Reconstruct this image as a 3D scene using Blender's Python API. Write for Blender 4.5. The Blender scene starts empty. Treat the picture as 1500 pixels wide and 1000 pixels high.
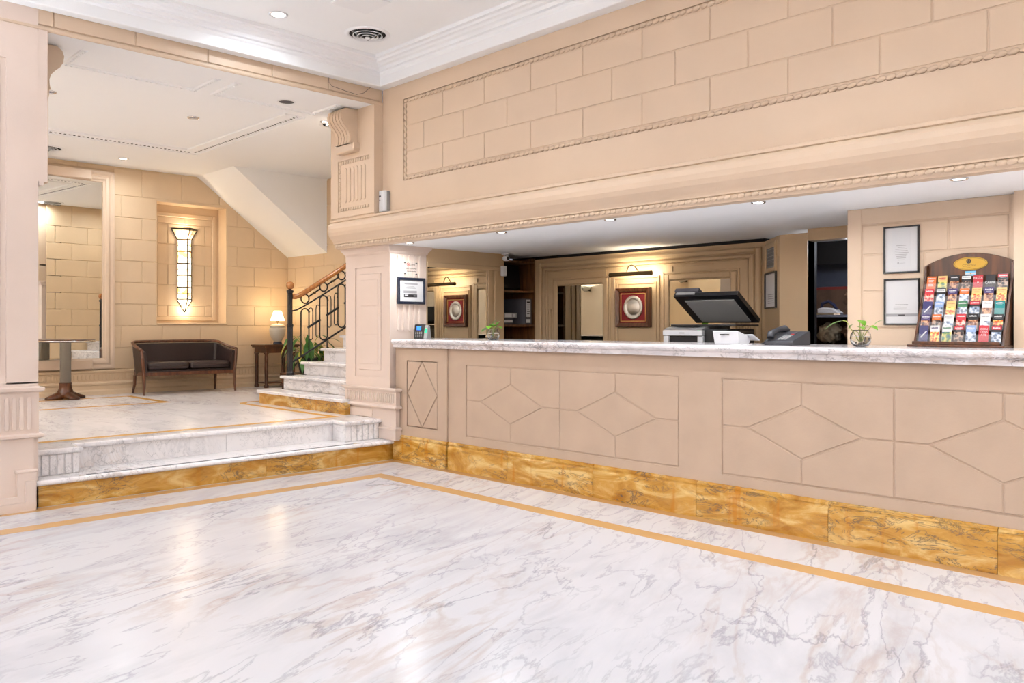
import bpy, bmesh, math, random
from mathutils import Vector, Matrix
random.seed(7)
PI = math.pi
sc = bpy.context.scene
C = sc.collection

# ------------------------------------------------------------------ camera, world, exposure
cam_d = bpy.data.cameras.new('camera')
cam = bpy.data.objects.new('camera', cam_d); C.objects.link(cam)
cam.location = (0, 0, 1.27)
cam.rotation_euler = (PI/2, 0, math.atan2(.717, .697))
cam_d.sensor_width = 36; cam_d.lens = 29.39; cam_d.shift_y = -.0153
cam_d.clip_start = .05; cam_d.clip_end = 100
sc.camera = cam
w = bpy.data.worlds.new('world'); sc.world = w; w.use_nodes = True
w.node_tree.nodes['Background'].inputs[0].default_value = (.8, .85, 1, 1)
w.node_tree.nodes['Background'].inputs[1].default_value = .3
sc.view_settings.view_transform = 'Standard'; sc.view_settings.look = 'None'
sc.view_settings.gamma = 1; sc.view_settings.exposure = 0.03
sc.view_settings.use_curve_mapping = False
P_MAIN = 2.8      # watts per downlight, main lobby
P_UP = 11.0        # upper lobby
P_WASH = 182.0      # watts per added fill uplight on the unseen lobby walls
P_SOFFIT = 7.0     # over the counter
COL_MAIN = (.89, .98, 1.08); COL_UP = (.93, .98, 1.03); COL_SOF = (.95, .98, 1.0)

# ------------------------------------------------------------------ materials
def srgb(r, g, b):
    f = lambda c: (c/255/12.92 if c/255 <= .04045 else ((c/255+.055)/1.055)**2.4)
    return (f(r), f(g), f(b), 1)
def newmat(name):
    m = bpy.data.materials.new(name); m.use_nodes = True
    nt = m.node_tree; b = nt.nodes['Principled BSDF']
    return m, nt, b
def plain(name, col, rough=.5, metal=0, bump=0, bscale=40, var=.0, coat=0, spec=.5, vscale=3):
    m, nt, b = newmat(name)
    b.inputs['Base Color'].default_value = col
    b.inputs['Roughness'].default_value = rough
    b.inputs['Metallic'].default_value = metal
    b.inputs['Coat Weight'].default_value = coat
    b.inputs['Specular IOR Level'].default_value = spec
    geo = nt.nodes.new('ShaderNodeNewGeometry')
    n = nt.nodes.new('ShaderNodeTexNoise'); n.inputs['Scale'].default_value = vscale; n.inputs['Detail'].default_value = 5
    nt.links.new(geo.outputs['Position'], n.inputs['Vector'])
    mx = nt.nodes.new('ShaderNodeMixRGB'); mx.blend_type = 'MULTIPLY'; mx.inputs[0].default_value = 1
    cr = nt.nodes.new('ShaderNodeValToRGB')
    lo = 1-var; cr.color_ramp.elements[0].color = (lo, lo, lo, 1); cr.color_ramp.elements[1].color = (1, 1, 1, 1)
    cr.color_ramp.elements[0].position = .3; cr.color_ramp.elements[1].position = .7
    nt.links.new(n.outputs['Fac'], cr.inputs[0]); mx.inputs[1].default_value = col
    nt.links.new(cr.outputs[0], mx.inputs[2]); nt.links.new(mx.outputs[0], b.inputs['Base Color'])
    if bump:
        n2 = nt.nodes.new('ShaderNodeTexNoise'); n2.inputs['Scale'].default_value = bscale; n2.inputs['Detail'].default_value = 4
        nt.links.new(geo.outputs['Position'], n2.inputs['Vector'])
        bp = nt.nodes.new('ShaderNodeBump'); bp.inputs['Strength'].default_value = bump; bp.inputs['Distance'].default_value = .01
        nt.links.new(n2.outputs['Fac'], bp.inputs['Height']); nt.links.new(bp.outputs[0], b.inputs['Normal'])
    return m
def emis(name, col, s):
    m, nt, b = newmat(name); b.inputs['Base Color'].default_value = col
    b.inputs['Emission Color'].default_value = col; b.inputs['Emission Strength'].default_value = s
    return m
def marble(name, base, vein, warm, scale=1.0, rough=.12, rnd=False, rot=.55, stretch=.45, strong=1.0, dist=1.0, along_y=False):
    m, nt, b = newmat(name); L = nt.links.new; N = nt.nodes.new
    geo = N('ShaderNodeNewGeometry'); mp = N('ShaderNodeMapping')
    mp.inputs['Rotation'].default_value = (.35, .25, rot); mp.inputs['Scale'].default_value = ((scale*1.5, scale*stretch, scale) if along_y else (scale*stretch, scale*1.5, scale))
    if rnd:
        oi = N('ShaderNodeObjectInfo'); vm = N('ShaderNodeVectorMath'); vm.operation = 'ADD'
        sc_ = N('ShaderNodeVectorMath'); sc_.operation = 'SCALE'; sc_.inputs['Scale'].default_value = 40
        L(oi.outputs['Random'], sc_.inputs[0]); L(geo.outputs['Position'], vm.inputs[0]); L(sc_.outputs[0], vm.inputs[1]); L(vm.outputs[0], mp.inputs['Vector'])
    elif along_y:
        vr = N('ShaderNodeVectorRotate'); vr.rotation_type = 'Z_AXIS'; vr.inputs['Angle'].default_value = -.32
        L(geo.outputs['Position'], vr.inputs['Vector']); L(vr.outputs[0], mp.inputs['Vector'])
    else: L(geo.outputs['Position'], mp.inputs['Vector'])
    dist_k = dist
    def veins(sc_, det, dist, wdt, pw):
        n = N('ShaderNodeTexNoise'); n.inputs['Scale'].default_value = sc_; n.inputs['Detail'].default_value = det
        n.inputs['Roughness'].default_value = .56 if along_y else .62; n.inputs['Distortion'].default_value = dist*dist_k
        L(mp.outputs[0], n.inputs['Vector'])
        a = N('ShaderNodeMath'); a.operation = 'SUBTRACT'; a.inputs[1].default_value = .5; L(n.outputs['Fac'], a.inputs[0])
        c = N('ShaderNodeMath'); c.operation = 'ABSOLUTE'; L(a.outputs[0], c.inputs[0])
        d = N('ShaderNodeMapRange'); d.inputs['From Min'].default_value = 0; d.inputs['From Max'].default_value = wdt
        d.inputs['To Min'].default_value = pw; d.inputs['To Max'].default_value = 0; L(c.outputs[0], d.inputs[0])
        return d.outputs[0]
    def mask(src, s, lo, hi):
        n = N('ShaderNodeTexNoise'); n.inputs['Scale'].default_value = s; n.inputs['Detail'].default_value = 3
        L(geo.outputs['Position'], n.inputs['Vector'])
        d = N('ShaderNodeMapRange'); d.inputs['From Min'].default_value = lo; d.inputs['From Max'].default_value = hi; L(n.outputs['Fac'], d.inputs[0])
        mu = N('ShaderNodeMath'); mu.operation = 'MULTIPLY'; L(src, mu.inputs[0]); L(d.outputs[0], mu.inputs[1]); return mu.outputs[0]
    v1 = mask(veins(1.5, 12, .5, .011, .55*strong), .8, .40, .58)
    v2 = mask(veins(3.4, 10, .6, .017, .42*strong), 1.5, .34, .56)
    v3 = mask(veins(1.3, 9, .8, .075, .28*strong), 1.1, .34, .66)
    v4 = mask(veins(2.2, 9, .7, .04, .5*strong), .8, .46, .62)
    def mix(c_in, c2, fac):
        x = N('ShaderNodeMixRGB'); L(fac, x.inputs[0])
        if isinstance(c_in, tuple): x.inputs[1].default_value = c_in
        else: L(c_in, x.inputs[1])
        x.inputs[2].default_value = c2; return x.outputs[0]
    c = mix(base, vein, v3); c = mix(c, warm, v4); c = mix(c, vein, v2); c = mix(c, vein, v1)
    L(c, b.inputs['Base Color']); b.inputs['Roughness'].default_value = rough
    return m
def siena(name, rot=0.0):
    m, nt, b = newmat(name); L = nt.links.new; N = nt.nodes.new
    geo = N('ShaderNodeNewGeometry'); oi = N('ShaderNodeObjectInfo')
    sc_ = N('ShaderNodeVectorMath'); sc_.operation = 'SCALE'; sc_.inputs['Scale'].default_value = 37; L(oi.outputs['Random'], sc_.inputs[0])
    vm = N('ShaderNodeVectorMath'); vm.operation = 'ADD'; L(geo.outputs['Position'], vm.inputs[0]); L(sc_.outputs[0], vm.inputs[1])
    mp = N('ShaderNodeMapping'); mp.inputs['Scale'].default_value = (1.6, 1.6, 5); mp.inputs['Rotation'].default_value = (.2, .25, rot); L(vm.outputs[0], mp.inputs['Vector'])
    n = N('ShaderNodeTexNoise'); n.inputs['Scale'].default_value = 1.7; n.inputs['Detail'].default_value = 12; n.inputs['Roughness'].default_value = .62; n.inputs['Distortion'].default_value = 1.2; L(mp.outputs[0], n.inputs['Vector'])
    cr = N('ShaderNodeValToRGB'); e = cr.color_ramp.elements
    e[0].position = .34; e[0].color = srgb(158, 106, 32); e[1].position = .66; e[1].color = srgb(216, 182, 118)
    x = cr.color_ramp.elements.new(.5); x.color = srgb(188, 140, 60)
    L(n.outputs['Fac'], cr.inputs[0])
    # dark veins
    n2 = N('ShaderNodeTexNoise'); n2.inputs['Scale'].default_value = 2.2; n2.inputs['Detail'].default_value = 12; n2.inputs['Roughness'].default_value = .66; n2.inputs['Distortion'].default_value = 1.4; L(mp.outputs[0], n2.inputs['Vector'])
    a = N('ShaderNodeMath'); a.operation = 'SUBTRACT'; a.inputs[1].default_value = .52; L(n2.outputs['Fac'], a.inputs[0])
    c = N('ShaderNodeMath'); c.operation = 'ABSOLUTE'; L(a.outputs[0], c.inputs[0])
    d = N('ShaderNodeMapRange'); d.inputs['From Max'].default_value = .024; d.inputs['To Min'].default_value = .95; d.inputs['To Max'].default_value = 0; L(c.outputs[0], d.inputs[0])
    n3 = N('ShaderNodeTexNoise'); n3.inputs['Scale'].default_value = 1.8; L(vm.outputs[0], n3.inputs['Vector'])
    d3 = N('ShaderNodeMapRange'); d3.inputs['From Min'].default_value = .43; d3.inputs['From Max'].default_value = .56; L(n3.outputs['Fac'], d3.inputs[0])
    mu = N('ShaderNodeMath'); mu.operation = 'MULTIPLY'; L(d.outputs[0], mu.inputs[0]); L(d3.outputs[0], mu.inputs[1])
    mx = N('ShaderNodeMixRGB'); L(mu.outputs[0], mx.inputs[0]); L(cr.outputs[0], mx.inputs[1]); mx.inputs[2].default_value = srgb(84, 76, 64)
    # ochre drips: upright stains
    mp2 = N('ShaderNodeMapping'); mp2.inputs['Scale'].default_value = (13, 13, 1.6); L(vm.outputs[0], mp2.inputs['Vector'])
    n4 = N('ShaderNodeTexNoise'); n4.inputs['Scale'].default_value = 1; n4.inputs['Detail'].default_value = 3; L(mp2.outputs[0], n4.inputs['Vector'])
    d4 = N('ShaderNodeMapRange'); d4.inputs['From Min'].default_value = .60; d4.inputs['From Max'].default_value = .70; d4.inputs['To Max'].default_value = .7; L(n4.outputs['Fac'], d4.inputs[0])
    m2 = N('ShaderNodeMixRGB'); L(d4.outputs[0], m2.inputs[0]); L(mx.outputs[0], m2.inputs[1]); m2.inputs[2].default_value = srgb(180, 112, 18)
    L(m2.outputs[0], b.inputs['Base Color']); b.inputs['Roughness'].default_value = .2
    return m
def wood(name, c1, c2, rough=.35, scale=1):
    m, nt, b = newmat(name); L = nt.links.new; N = nt.nodes.new
    tc = N('ShaderNodeTexCoord'); mp = N('ShaderNodeMapping'); mp.inputs['Scale'].default_value = (18*scale, 18*scale, 2*scale); L(tc.outputs['Object'], mp.inputs['Vector'])
    n = N('ShaderNodeTexNoise'); n.inputs['Scale'].default_value = 1.5; n.inputs['Detail'].default_value = 6; n.inputs['Distortion'].default_value = .6; L(mp.outputs[0], n.inputs['Vector'])
    cr = N('ShaderNodeValToRGB'); cr.color_ramp.elements[0].color = c1; cr.color_ramp.elements[1].color = c2
    cr.color_ramp.elements[0].position = .35; cr.color_ramp.elements[1].position = .68
    L(n.outputs['Fac'], cr.inputs[0]); L(cr.outputs[0], b.inputs['Base Color']); b.inputs['Roughness'].default_value = rough
    return m
def glass(name, col=(1, 1, 1, 1), rough=0, ior=1.45):
    m, nt, b = newmat(name); b.inputs['Base Color'].default_value = col
    b.inputs['Transmission Weight'].default_value = 1; b.inputs['Roughness'].default_value = rough; b.inputs['IOR'].default_value = ior
    return m
def clear(name, alpha, col=(1, 1, 1, 1)):
    m, nt, b = newmat(name); b.inputs['Base Color'].default_value = col; b.inputs['Alpha'].default_value = alpha; b.inputs['Roughness'].default_value = .05
    return m
def mirror(name, col):
    m, nt, b = newmat(name); b.inputs['Base Color'].default_value = col; b.inputs['Metallic'].default_value = 1; b.inputs['Roughness'].default_value = .0
    return m
def picture(name, cols, scale=30):
    m, nt, b = newmat(name); L = nt.links.new; N = nt.nodes.new
    tc = N('ShaderNodeTexCoord'); oi = N('ShaderNodeObjectInfo')
    vm = N('ShaderNodeVectorMath'); vm.operation = 'ADD'; L(tc.outputs['Object'], vm.inputs[0]); L(oi.outputs['Random'], vm.inputs[1])
    v = N('ShaderNodeTexVoronoi'); v.inputs['Scale'].default_value = scale; L(vm.outputs[0], v.inputs['Vector'])
    n = N('ShaderNodeTexNoise'); n.inputs['Scale'].default_value = scale*1.3; L(vm.outputs[0], n.inputs['Vector'])
    mx = N('ShaderNodeMixRGB'); mx.inputs[0].default_value = .5; L(v.outputs['Distance'], mx.inputs[1]); L(n.outputs['Fac'], mx.inputs[2])
    cr = N('ShaderNodeValToRGB'); cr.color_ramp.interpolation = 'LINEAR'
    el = cr.color_ramp.elements
    el[0].position = .3; el[0].color = cols[0]; el[1].position = .62; el[1].color = cols[-1]
    for i, c in enumerate(cols[1:-1]):
        e = el.new(.3+.32*(i+1)/(len(cols)-1)); e.color = c
    L(mx.outputs[0], cr.inputs[0]); L(cr.outputs[0], b.inputs['Base Color']); b.inputs['Roughness'].default_value = .25
    return m

M = {}
M['paint'] = plain('beige_paint', srgb(211, 187, 162), .45, var=.05, bump=.06, bscale=120)
M['pink'] = plain('pale_pink_beige', srgb(218, 199, 186), .45, var=.05, bump=.06, bscale=120)  # pinker, paler beige on the pillars and left wall
M['stone'] = plain('beige_stone_paint', srgb(218, 192, 158), .5, var=.06, bump=.10, bscale=60)
M['counter'] = plain('counter_stone', srgb(185, 161, 140), .5, var=.09, bump=.1, bscale=50, vscale=4)
M['office'] = plain('office_paint', srgb(192, 163, 126), .45, var=.04, bump=.05)
M['white'] = plain('ceiling_white', srgb(250, 251, 252), .6, var=.01)
M['crown'] = plain('crown_white', srgb(245, 246, 248), .35, var=.02)
M['marble_up'] = marble('upper_floor_marble', srgb(238, 233, 232), srgb(110, 106, 114), srgb(190, 166, 144), .8, .2, stretch=.55)
M['marble'] = marble('white_marble', srgb(197, 195, 198), srgb(92, 90, 102), srgb(166, 140, 118), .9, .24, stretch=.42, along_y=True, strong=.85, dist=.7)
M['marble2'] = marble('step_marble', srgb(234, 229, 228), srgb(104, 100, 106), srgb(190, 168, 150), 2.0, .2, rnd=True, strong=1.15)
M['marble3'] = marble('counter_marble', srgb(222, 216, 217), srgb(80, 76, 84), srgb(170, 146, 130), 3.0, .14, rnd=True, strong=1.35)
M['siena'] = siena('yellow_marble')
M['inlay'] = plain('yellow_inlay', srgb(196, 152, 100), .2, var=.2, vscale=2.2)
M['wood'] = wood('dark_wood', srgb(52, 27, 13), srgb(96, 54, 28), .3)
M['wood2'] = wood('mahogany', srgb(70, 38, 24), srgb(116, 72, 46), .3)
M['shelfwood'] = wood('shelf_wood', srgb(80, 48, 22), srgb(120, 78, 40), .5)
M['rail'] = wood('rail_wood', srgb(150, 92, 44), srgb(186, 124, 66), .2, 2)
M['leather'] = plain('brown_leather', srgb(50, 35, 33), .42, bump=.3, bscale=30, var=.25)
M['iron'] = plain('black_iron', srgb(30, 28, 30), .4, metal=.3)
M['steel'] = plain('brushed_metal', srgb(156, 150, 138), .35, metal=.35)
M['chrome'] = plain('chrome', srgb(215, 215, 215), .12, metal=1)
M['darkmetal'] = plain('dark_metal', srgb(60, 56, 52), .35, metal=.7)
M['bronze'] = plain('bronze', srgb(96, 78, 52), .3, metal=.8)
M['silver'] = plain('silver_plate', srgb(196, 190, 180), .28, metal=1, bump=.35, bscale=110)
M['burgundy'] = plain('burgundy_velvet', srgb(120, 22, 30), .9)
M['gold'] = plain('gold_plate', srgb(172, 138, 58), .32, metal=.6)
M['goldleaf'] = plain('gold_line', srgb(200, 160, 90), .3, metal=.6)
M['black'] = plain('black_plastic', srgb(24, 24, 27), .35)
M['slate'] = plain('slate_plastic', srgb(56, 57, 62), .4)
M['whiteplastic'] = plain('white_plastic', srgb(214, 214, 217), .3)
M['grey'] = plain('grey_plastic', srgb(150, 150, 150), .45)
M['darkgrey'] = plain('dark_grey_card', srgb(74, 72, 78), .6)
M['navy'] = plain('navy_frame', srgb(26, 34, 52), .35)
M['paper'] = plain('paper', srgb(206, 205, 206), .6)
M['paper2'] = plain('paper_shade', srgb(204, 204, 206), .6)
M['ink'] = plain('ink', srgb(40, 38, 40), .6)
M['greyink'] = plain('grey_ink', srgb(150, 148, 150), .6)
M['redink'] = plain('red_ink', srgb(205, 50, 45), .5)
M['mirror'] = mirror('mirror_glass', (.86, .86, .82, 1))
M['smoked'] = mirror('smoked_mirror', (.42, .40, .34, 1))
M['glass'] = glass('clear_glass')
M['water'] = glass('water', (.93, .92, .80, 1), 0, 1.33)
M['acrylic'] = clear('clear_acrylic', .07)
M['screen'] = emis('blue_screen', srgb(40, 110, 235), 1.6)
M['green_light'] = emis('green_light', srgb(20, 210, 110), 1.8)
M['lens'] = emis('lamp_lens', (1, .97, .92, 1), 7)
M['dimlens'] = plain('dim_lens', srgb(190, 192, 205), .2, metal=.5)
M['shade'] = emis('lit_shade', (1, .86, .62, 1), 2.6)
M['ceramic'] = plain('stone_ceramic', srgb(196, 186, 168), .4)
M['leaf'] = plain('leaf_green', srgb(112, 170, 40), .4, var=.35, vscale=30)
M['leaf2'] = plain('dark_leaf', srgb(66, 118, 40), .4, var=.4, vscale=12)
M['leaf3'] = plain('yellowing_leaf', srgb(176, 168, 60), .4, var=.3, vscale=12)
M['stem'] = plain('stem', srgb(150, 160, 70), .5)
M['pebble'] = plain('pebble', srgb(150, 128, 84), .5, var=.5, vscale=60)
M['dark'] = plain('dark_void', srgb(22, 18, 18), .8)
M['closet'] = plain('closet_wall', srgb(104, 110, 128), .7)
M['cloth'] = plain('brown_cloth', srgb(112, 84, 66), .9, bump=.6, bscale=14, var=.5, vscale=9)
M['cloth2'] = plain('red_cloth', srgb(120, 44, 36), .9, bump=.6, bscale=14)
M['cloth3'] = plain('navy_cloth', srgb(34, 38, 70), .9, bump=.6, bscale=14)
M['groove'] = M['stone']
M['amber'] = None
def sconce_glass():
    m, nt, b = newmat('sconce_glass'); L = nt.links.new; N = nt.nodes.new
    geo = N('ShaderNodeNewGeometry'); n = N('ShaderNodeTexNoise'); n.inputs['Scale'].default_value = 9; n.inputs['Detail'].default_value = 3; L(geo.outputs['Position'], n.inputs['Vector'])
    cr = N('ShaderNodeValToRGB'); cr.color_ramp.elements[0].position = .34; cr.color_ramp.elements[1].position = .5
    cr.color_ramp.elements[0].color = (1, .50, .14, 1); cr.color_ramp.elements[1].color = (1, .86, .60, 1)
    L(n.outputs['Fac'], cr.inputs[0]); L(cr.outputs[0], b.inputs['Emission Color']); L(cr.outputs[0], b.inputs['Base Color'])
    b.inputs['Emission Strength'].default_value = 3.2; return m
M['sconce'] = sconce_glass()
M['flare'] = clear('sconce_flare_glass', .35, srgb(226, 196, 150))

# ------------------------------------------------------------------ mesh helpers
def FY(c): return lambda u, v, w: (u, c-w, v)      # plane Y=c seen from -Y
def FYp(c): return lambda u, v, w: (u, c+w, v)     # seen from +Y
def FX(c): return lambda u, v, w: (c+w, u, v)      # plane X=c seen from +X
def FXn(c): return lambda u, v, w: (c-w, u, v)
def FZ(c): return lambda u, v, w: (u, v, c+w)
def FZd(c): return lambda u, v, w: (u, v, c-w)
def inset(pts, d):
    n = len(pts); out = []
    A = sum(pts[i][0]*pts[(i+1) % n][1]-pts[(i+1) % n][0]*pts[i][1] for i in range(n))
    s = 1 if A > 0 else -1
    for i in range(n):
        p0, p1, p2 = pts[i-1], pts[i], pts[(i+1) % n]
        e1 = Vector((p1[0]-p0[0], p1[1]-p0[1])); e2 = Vector((p2[0]-p1[0], p2[1]-p1[1]))
        if e1.length < 1e-9 or e2.length < 1e-9: out.append(p1); continue
        e1.normalize(); e2.normalize()
        n1 = Vector((-e1.y, e1.x))*s; n2 = Vector((-e2.y, e2.x))*s
        k = 1+n1.dot(n2)
        mm = (n1+n2)/max(k, .25)
        out.append((p1[0]+mm.x*d, p1[1]+mm.y*d))
    return out
class MB:
    def __init__(s): s.v = []; s.f = []; s.m = []; s.sm = []
    def face(s, idx, mi=0, smooth=False): s.f.append(idx); s.m.append(mi); s.sm.append(smooth)
    def add(s, pts): b = len(s.v); s.v += [tuple(p) for p in pts]; return b
    def box(s, x0, x1, y0, y1, z0, z1, mi=0):
        b = s.add([(x0, y0, z0), (x1, y0, z0), (x1, y1, z0), (x0, y1, z0), (x0, y0, z1), (x1, y0, z1), (x1, y1, z1), (x0, y1, z1)])
        for q in ((0, 3, 2, 1), (4, 5, 6, 7), (0, 1, 5, 4), (1, 2, 6, 5), (2, 3, 7, 6), (3, 0, 4, 7)): s.face([b+i for i in q], mi)
        return s
    def fbox(s, F, u0, u1, v0, v1, w0, w1, mi=0, bev=0):
        return s.prism(F, [(u0, v0), (u1, v0), (u1, v1), (u0, v1)], w0, w1, bev, mi)
    def prism(s, F, pts, w0, w1, bev=0, mi=0, capmi=None, smooth=False):
        n = len(pts)
        rings = [[(p[0], p[1], w0) for p in pts]]
        if bev: rings += [[(p[0], p[1], w1-bev) for p in pts], [(p[0], p[1], w1) for p in inset(pts, bev)]]
        else: rings += [[(p[0], p[1], w1) for p in pts]]
        bs = [s.add([F(*p) for p in r]) for r in rings]
        for a, b in zip(bs, bs[1:]):
            for i in range(n):
                j = (i+1) % n; s.face([a+i, a+j, b+j, b+i], mi, smooth)
        s.face([bs[0]+i for i in range(n)][::-1], mi); s.face([bs[-1]+i for i in range(n)], mi if capmi is None else capmi)
        return s
    def sweep(s, prof, path, closed=False, mi=0, smooth=False, cap=True):
        # prof: (d,z) pairs, d measured to the right of the path in plan
        P = [Vector(p) for p in path]; n = len(P); rings = []
        for i in range(n):
            ts = []
            if i > 0 or closed: ts.append((P[i]-P[i-1]).normalized())
            if i < n-1 or closed: ts.append((P[(i+1) % n]-P[i]).normalized())
            ns = [Vector((t.y, -t.x)) for t in ts]
            m = ns[0] if len(ns) == 1 else (ns[0]+ns[1])/(1+ns[0].dot(ns[1]))
            rings.append(s.add([(P[i].x+m.x*d, P[i].y+m.y*d, z) for d, z in prof]))
        k = len(prof)
        rr = rings+([rings[0]] if closed else [])
        for a, b in zip(rr, rr[1:]):
            for j in range(k-1): s.face([a+j, b+j, b+j+1, a+j+1], mi, smooth)
        if cap and not closed:
            s.face([rings[0]+j for j in range(k)], mi); s.face([rings[-1]+j for j in range(k)][::-1], mi)
        return s
    def tube(s, pts, r, n=8, closed=False, mi=0, taper=None):
        P = [Vector(p) for p in pts]; k = len(P); rings = []; up = None
        for i in range(k):
            if closed: t = (P[(i+1) % k]-P[i-1]).normalized()
            else: t = (P[min(i+1, k-1)]-P[max(i-1, 0)]).normalized()
            if up is None:
                up = Vector((0, 0, 1)) if abs(t.z) < .9 else Vector((1, 0, 0))
            a = t.cross(up)
            if a.length < 1e-5: a = t.cross(Vector((1, 0, 0)))
            a.normalize(); b = a.cross(t).normalized(); up = b
            rad = r if taper is None else r*taper[i]
            rings.append(s.add([P[i]+a*math.cos(2*PI*j/n)*rad+b*math.sin(2*PI*j/n)*rad for j in range(n)]))
        rr = rings+([rings[0]] if closed else [])
        for a, b in zip(rr, rr[1:]):
            for j in range(n): s.face([a+j, a+(j+1) % n, b+(j+1) % n, b+j], mi, True)
        if not closed: s.face([rings[0]+j for j in range(n)][::-1], mi); s.face([rings[-1]+j for j in range(n)], mi)
        return s
    def lathe(s, prof, c=(0, 0, 0), n=24, mi=0, axis='z', smooth=True, flute=None, cap=True):
        rings = []
        for (r, z) in prof:
            ring = []
            for j in range(n):
                rr = r if flute is None or j % 2 == 0 else r*flute
                x, y = rr*math.cos(2*PI*j/n), rr*math.sin(2*PI*j/n)
                p = (x, y, z) if axis == 'z' else ((z, x, y) if axis == 'x' else (x, -z, y))
                ring.append((c[0]+p[0], c[1]+p[1], c[2]+p[2]))
            rings.append(s.add(ring))
        for a, b in zip(rings, rings[1:]):
            for j in range(n): s.face([a+j, a+(j+1) % n, b+(j+1) % n, b+j], mi, smooth)
        if cap: s.face([rings[0]+j for j in range(n)][::-1], mi); s.face([rings[-1]+j for j in range(n)], mi)
        return s
    def build(s, name, mat, parent=None, loc=None, bevel=0, recalc=True, subd=0):
        me = bpy.data.meshes.new(name); me.from_pydata(s.v, [], s.f)
        mats = mat if isinstance(mat, (list, tuple)) else [mat]
        for m_ in mats: me.materials.append(m_)
        me.polygons.foreach_set('material_index', s.m); me.polygons.foreach_set('use_smooth', s.sm)
        if recalc:
            bm = bmesh.new(); bm.from_mesh(me); bmesh.ops.recalc_face_normals(bm, faces=bm.faces); bm.to_mesh(me); bm.free()
        o = bpy.data.objects.new(name, me); C.objects.link(o)
        if loc is not None: o.location = loc
        if parent is not None:
            o.parent = parent
            if parent.type == 'EMPTY' and loc is None and parent.get('_world'):
                o.matrix_parent_inverse = Matrix.Translation(parent.location).inverted()
        if bevel:
            b = o.modifiers.new('b', 'BEVEL'); b.width = bevel; b.segments = 2; b.limit_method = 'ANGLE'
        if subd:
            b = o.modifiers.new('s', 'SUBSURF'); b.levels = subd; b.render_levels = subd
        return o
def struct(o): o['kind'] = 'structure'; return o
def stuff(o): o['kind'] = 'stuff'; return o
def tag(o, label, cat, group=None):
    o['label'] = label; o['category'] = cat
    if group: o['group'] = group
    return o
def thing(name, label, cat, loc=(0, 0, 0), rz=0, group=None, world=False):
    """Empty at the base; world=True when its parts are written in world coordinates."""
    o = bpy.data.objects.new(name, None); C.objects.link(o); o.empty_display_size = .1
    o.location = loc; o.rotation_euler = (0, 0, rz)
    if world: o['_world'] = 1
    return tag(o, label, cat, group)
def copy_tree(o, parent=None):
    c = o.copy(); C.objects.link(c)
    if parent is not None: c.parent = parent
    for ch in list(o.children): copy_tree(ch, c)
    return c
def text(body, size, mtx, mat, parent, name='lettering', align='CENTER', ext=.0004, sx=1):
    cu = bpy.data.curves.new('t', 'FONT'); cu.body = body; cu.size = size; cu.align_x = align; cu.align_y = 'CENTER'; cu.extrude = ext
    to = bpy.data.objects.new('t', cu); C.objects.link(to)
    dg = bpy.context.evaluated_depsgraph_get(); me = bpy.data.meshes.new_from_object(to.evaluated_get(dg))
    bpy.data.objects.remove(to); me.name = name
    me.transform(mtx @ Matrix.Diagonal((sx, 1, 1, 1))); me.materials.clear(); me.materials.append(mat)
    o = bpy.data.objects.new(name, me); C.objects.link(o); o.parent = parent
    if parent is not None and parent.type == 'EMPTY' and parent.get('_world'):
        o.matrix_parent_inverse = Matrix.Translation(parent.location).inverted()
    return o
def mat_axes(o, u, v):
    u = Vector(u).normalized(); v = Vector(v).normalized(); w = u.cross(v)
    return Matrix(((u.x, v.x, w.x, o[0]), (u.y, v.y, w.y, o[1]), (u.z, v.z, w.z, o[2]), (0, 0, 0, 1)))
_blk = {}
def block(kind, F0, org, wu, hv, mat, parent, gap=.010, proud=.008, bev=.004, name='stone_block', back=.004):
    """one stone block: mesh cached by size; F0 is the frame at the origin"""
    key = (kind, round(wu, 3), round(hv, 3), round(gap, 4), mat.name)
    if key not in _blk:
        mb = MB(); g = gap/2
        mb.fbox(F0, g, wu-g, g, hv-g, -back, proud, bev=bev)
        o = mb.build(name, mat); _blk[key] = o.data
    else:
        o = bpy.data.objects.new(name, _blk[key]); C.objects.link(o)
    o.location = org; o.parent = parent
    return o
def cut(r, h):
    """rectangle r minus hole h -> rectangles"""
    u0, u1, v0, v1 = r; a, b, c, d = h
    if b <= u0 or a >= u1 or d <= v0 or c >= v1: return [r]
    out = []
    if u0 < a: out.append((u0, a, v0, v1))
    if u1 > b: out.append((b, u1, v0, v1))
    m0, m1 = max(u0, a), min(u1, b)
    if v0 < c: out.append((m0, m1, v0, c))
    if v1 > d: out.append((m0, m1, d, v1))
    return out
def courses(kind, F0, place, u0, u1, vs, off, pitch, holes, mat, parent, **kw):
    for k, (v0, v1) in enumerate(zip(vs, vs[1:])):
        s = off[k % len(off)]
        js = [u0]; j = s+math.floor((u0-s)/pitch)*pitch
        while j < u1:
            j += pitch
            if u0+.05 < j < u1-.05: js.append(j)
        js.append(u1)
        for a, b in zip(js, js[1:]):
            rs = [(a, b, v0, v1)]
            for h in holes: rs = [q for r in rs for q in cut(r, h)]
            for (p, q, r_, t) in rs:
                if q-p > .03 and t-r_ > .03: block(kind, F0, place(p, r_), q-p, t-r_, mat, parent, **kw)
o3 = (0, 0, 0)
UPZ = .38
CEIL = 3.70
UCEIL = 3.36
SOF = 2.04

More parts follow.
